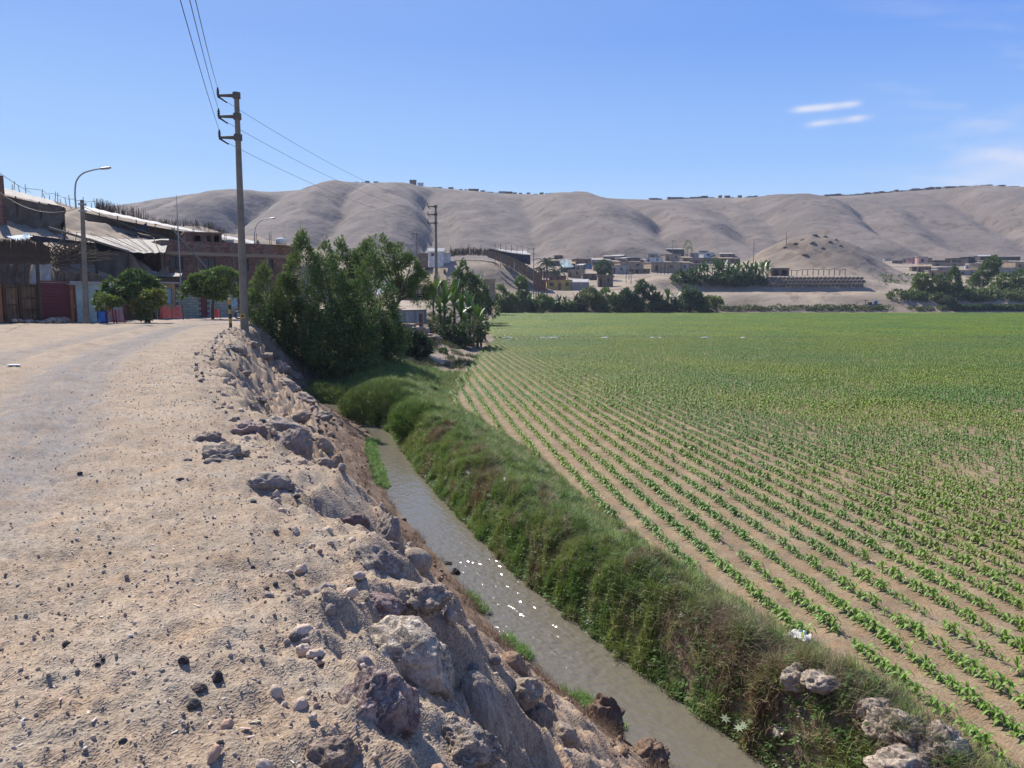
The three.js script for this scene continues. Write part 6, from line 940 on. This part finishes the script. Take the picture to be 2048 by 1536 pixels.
far('tree', 'pointed tree, second of the right hand trees', 1880, 592, 0, [[1876, 568, 14, 16], [1888, 580, 14, 12]], 1300, 7019, [...GREEN.mid, ...GREEN.deep], { group: 'right hand trees' });
far('tree', 'taller pointed tree, third of the right hand trees', 1908, 592, 0, [[1908, 548, 9, 12, 0, 0.6], [1905, 562, 14, 16], [1914, 580, 14, 12]], 1500, 7020, [...GREEN.mid, ...GREEN.deep], { group: 'right hand trees' });
far('tree', 'big dark tree leaning right in front of the far sheds', 1962, 580, 0, [[1986, 524, 15, 10], [1978, 540, 16, 14], [1964, 556, 16, 14], [1946, 560, 12, 10]], 2600, 7021, [...GREEN.deep, ...GREEN.mid], { group: 'right hand trees' });
far('tree', 'broad olive tree right of the leaning tree', 2008, 586, 0, [[2008, 562, 20, 14], [2000, 574, 20, 10]], 1500, 7022, [...GREEN.olive, ...GREEN.mid], { group: 'right hand trees' });
far('tree', 'green tree at the right border', 2042, 590, 0, [[2044, 556, 20, 18], [2036, 574, 22, 14]], 1800, 7023, [...GREEN.mid, ...GREEN.deep], { group: 'right hand trees' });
far('shrub', 'round grey green bush standing alone in front of the right hand scrub', 1896, 612, 0, [[1896, 604, 15, 8]], 700, 7024, [[0.09, 0.13, 0.06], [0.11, 0.15, 0.075]], { group: undefined }).userData.category = 'shrub';
// scrub, hedge strip and weeds read as one mass
{ const list = [], r = rng(606), add = (u, v, w, h) => { const p = site(u, v); list.push({ c: p.clone().add(V(0, h * -p.z / 1536 * 0.3, 0)), r: [w * -p.z / 1536, h * -p.z / 1536, w * -p.z / 1536 * 0.7], taper: 0 }); };
  for (let k = 0; k < 46; k++) add(1780 + 290 * r(), 588 + 14 * r(), 14 + 10 * r(), 6 + 6 * r());
  top('scrub', leafCloud(list, 14000, 0.85, 0.2, 611, [...GREEN.deep, ...GREEN.mid, ...GREEN.olive, [0.09, 0.07, 0.045]], { gap: -0.2, freq: 0.4 }), mats.leaf, 'dark scrub in front of the right hand trees', 'scrub', null, 'stuff');
  list.length = 0; for (let k = 0; k < 60; k++) add(1905 + 170 * (k / 60), 618 + 2 * r(), 8, 5 + 2 * r());
  top('hedge', leafCloud(list, 5000, 0.7, 0.2, 612, [...GREEN.deep, ...GREEN.blue], { gap: -0.4 }), mats.leaf, 'low clipped dark hedge along the far right field edge', 'hedge');
  list.length = 0; for (let k = 0; k < 90; k++) add(1180 + 600 * Math.pow(k / 90, 0.8) , 616 + 5 * r(), 8 + 6 * r(), 2.5 + 3 * r()); for (let k = 0; k < 30; k++) add(1820 + 120 * r(), 616 + 5 * r(), 9, 2 + 2 * r()); for (let k = 0; k < 50; k++) add(990 + 220 * r(), 618 + 4 * r(), 8, 2 + 2 * r());
  top('weeds', leafCloud(list, 11000, 0.6, 0.13, 613, [...GREEN.deep, [0.10, 0.08, 0.05], [0.075, 0.065, 0.04], ...GREEN.olive], { gap: -0.25, freq: 0.5 }), mats.leaf, 'dark weeds along the far edge of the field', null, null, 'stuff');
  list.length = 0; for (let k = 0; k < 40; k++) add(1440 + 90 * r(), 560 + 12 * r(), 8, 5); for (let k = 0; k < 60; k++) add(1760 + 200 * r(), 548 + 20 * r(), 5, 2);
  top('undergrowth', leafCloud(list, 2600, 0.8, 0.2, 614, [...GREEN.deep, ...GREEN.olive], { gap: -0.2 }), mats.leaf, 'low undergrowth around the banana thicket and right hand houses', null, null, 'stuff'); }
// far banana plants and the palm: too small to show their parts
const farBananas = [1, 2, 3].map((s) => { const r = rng(s * 51), gs = [cyl(V(0, -0.3, 0), V(0, 2.6, 0), 0.14, 0.08, 5)]; gs.forEach((g) => g.deleteAttribute('uv')); for (let k = 0; k < 9; k++) { const g = bananaLeaves[k % 4].clone(); g.deleteAttribute('color'); g.rotateZ(0.5 * (0.5 + r())); g.rotateY(k * 2.4 + r()); g.scale(1.25, 1.25, 1.25); g.translate(0, 2.5 - 0.05 * k, 0); gs.push(g); } return merged(gs); });
const farBanana = (u, v, s, i, label, group) => { const m = top('banana_plant', farBananas[i % 3], bananaMats[1 + i % 2], label, 'banana plant', group); m.position.copy(site(u, v)); m.scale.setScalar(s); m.rotation.y = i * 1.7; };
[[1060, 620, 1], [1118, 622, 0.9], [1130, 620, 0.8], [1150, 620, 1.0], [1164, 620, 1.1], [1322, 620, 1.1], [1336, 620, 1.2], [1350, 620, 1.1], [1362, 621, 0.9]].forEach(([u, v, s], i) => farBanana(u, v, s, i, ['banana plant left of the five bare posts', 'small banana plant below the yellow house', 'smallest banana plant below the yellow house', 'banana plant left of the round olive tree', 'taller banana plant touching the round olive tree', 'banana plant at the left of the four below the terrace', 'tallest of the four banana plants below the terrace', 'third of the four banana plants below the terrace', 'short banana plant beside the large dark tree'][i], 'banana plants along the far side of the field'));
{ const r = rng(88); for (let k = 0; k < 34; k++) farBanana(1388 + 150 * (k / 34) + 6 * r(), 553 + 16 * r(), 0.85 + 0.4 * r(), k, 'banana plant in the dense thicket left of the knoll', 'banana plants of the thicket'); }
function palm(u, d, H, label, n = 15) { const b = set(u, d), t = thing('palm', label, 'palm', b, 0, 'palms in the village'), r = rng(u); part('trunk', tube([V(0, -0.4, 0), V(0.3, H * 0.5, 0), V(0.1, H, 0)], 0.3, 0.22, 7, 8), mats.bark, t); const fr = []; for (let k = 0; k < n; k++) { const a = k * 2.4, up = 1.2 * r() - 0.1, L = 4.2; for (let q = 0; q < 22; q++) { const s = q / 22, x = L * s, y = L * (up * s - 0.9 * s * s), w = 0.9 * Math.sin(Math.PI * clamp(s + 0.12, 0, 1)); for (const sg of [-1, 1]) { const c = V(Math.cos(a) * x, y, Math.sin(a) * x), e = V(Math.cos(a) * (x + 0.5) - Math.sin(a) * w * sg, y - 0.25, Math.sin(a) * (x + 0.5) + Math.cos(a) * w * sg); fr.push(c.x, c.y, c.z, c.x, c.y + 0.14, c.z, e.x, e.y, e.z); } } } const g = new THREE.BufferGeometry(); g.setAttribute('position', new THREE.Float32BufferAttribute(fr, 3)); g.computeVertexNormals(); g.translate(0.1, H, 0); part('crown', g, phy([0.055, 0.085, 0.032], 0.6, { transmission: 0.25, thickness: 0 }), t); }
palm(1092, 240, 6.6, 'tall palm with spiky fronds beside the reed wall', 17); palm(1112, 246, 4.4, 'shorter palm right of the tall one', 14); palm(1080, 246, 4.0, 'shorter palm left of the tall one', 10);

// ---------------------------------------------------------------- knoll works, retaining wall, pump and ridge
{ const r = rng(313), t = thing('retaining_wall', 'retaining wall of stacked tyres and sacks below the knoll', 'wall', site(1640, 573)), o = t.position.clone(), g = [1, 2, 3].map((k) => rockGeo(920 + k, { detail: 3, facets: 5, soft: 0.75, rough: 0.1, colour: [0.23, 0.19, 0.15], vary: 0.2 }));
  for (let row = 0; row < 3; row++) for (let k = 0; k < 24; k++) { const u = 1536 + 195 * (k + 0.5 * (row % 2)) / 24, base = site(u, 573.5); const m = part('sack', g[(r() * 3) | 0], mats.rock, t); m.position.copy(base.sub(o)).add(V(0, 0.55 + row * 0.95, -row * 0.12)); m.scale.set(0.70, 0.56, 0.6); }
  const f = thing('post_frame', 'row of bare posts and beams of a roofless shed under the knoll', 'frame', site(1640, 551)), fo = f.position.clone(); let prev = null;
  for (let k = 0; k < 15; k++) { const u = 1540 + 150 * k / 14, p = site(u, 551), h = (u > 1600 ? 12 : 9) * (0.8 + 0.4 * r()) * -p.z / 1536, e = p.clone().add(V(0, h, 0)).sub(fo); part('post', cyl(p.clone().sub(fo).add(V(0, -0.5, 0)), e, 0.13, 0.11, 5), k % 4 ? mats.wood : mats.reed, f); if (prev) part('beam', cyl(prev, e, 0.09, 0.09, 4), mats.wood, f); prev = e; }
  cabin(1542, 1578, 537, 552, 'dark open brick hut under the cut edge of the knoll', { mat: mats.adobeDark, name: 'shack', openings: [['gap', 0.12, 0.05, 0.3, 0.7], ['gap', 0.58, 0.05, 0.3, 0.7]] });
  // dark rocks on the knoll top
  [[1630, 470], [1640, 468], [1650, 474], [1605, 480], [1590, 487], [1660, 484], [1672, 480], [1625, 486], [1680, 492], [1645, 497], [1570, 495], [1610, 510]].forEach(([u, v], i) => boulder(u, v, 7 + 5 * r(), 4 + 3 * r(), R('dark', { facets: 8, detail: 3, colour: [0.17, 0.14, 0.115], at: onGround(u, v, 230, 330) }), 'dark boulder on the upper slopes of the knoll', 'boulder', 'boulders on the knoll'));
}
{ const b = site(1746, 612), t = thing('water_pump', 'blue water pump with pipes at the far edge of the field', 'pump', b), k = 1; const g = new THREE.LatheGeometry([[0, 0], [0.5, 0], [0.55, 0.25], [0.5, 1.1], [0.38, 1.35], [0, 1.4]].map((q) => new THREE.Vector2(...q)), 14); g.translate(0.6, 0.1, 0); part('drum', g, std([0.03, 0.10, 0.22], 0.6), t); part('pipe', merged([cyl(V(-2.6, 0.3, 0), V(2.4, 0.5, 0), 0.14, 0.14, 7), cyl(V(-2.0, 0.2, 0), V(-2.0, 1.7, 0), 0.09, 0.09, 6), cyl(V(-2.5, 1.4, 0), V(-1.4, 1.4, 0), 0.09, 0.09, 6)]), mats.darkConcrete, t); part('base', box(4.2, 0.25, 1.2, 0, 0.05, 0), mats.white, t); part('engine', box(0.9, 0.8, 0.8, -0.9, 0.6, 0), mats.black, t); }
{ // shacks on the skyline of the range
  const r = rng(1717), wallG = boxUV(box(1, 1, 1, 0, 0.5, 0)), roofG = box(1.06, 0.08, 1.1, 0, 1.04, 0), ms = [mats.adobeDark, mats.woodGrey, mats.grey, mats.netBrown];
  const put = (u, w, h, label, m, group) => { const d = RD + 4, p = P(u, 500, d); p.y = land(p.x, d) - 0.6; const t = thing('ridge_shack', label, 'shack', p, 0, group); const a = part('wall', wallG, m, t), b = part('roof', roofG, r() < 0.4 ? mats.tin : m, t); a.scale.set(w, h + 0.6, 4); b.scale.set(w, h + 0.6, 4); };
  put(828, 5.2, 4.8, 'dark round water tank house on the skyline', mats.darkConcrete); put(843, 4.4, 3.2, 'small white house beside the tank house on the skyline', mats.white);
  const row = (a, b, n, dense) => { for (let k = 0; k < n; k++) { const u = lerp(a, b, (k + 0.2 + 0.6 * r()) / n); put(u, (b - a) / n * RD / 1536 * (dense * (0.4 + 1.5 * r() * r() + 0.3 * r())), 0.9 + 1.7 * r(), 'small shack in the row along the skyline of the hills', ms[(r() * 4) | 0], 'shacks along the hill skyline'); } };
  row(655, 760, 11, 1.2); row(765, 822, 5, 0.8); row(858, 945, 5, 0.5); row(945, 1150, 16, 0.9); row(1300, 1480, 14, 0.9); row(1484, 1700, 24, 1.2); row(1700, 1880, 18, 1.2); row(1880, 2060, 22, 1.3);
}
renderer.render(scene, camera);
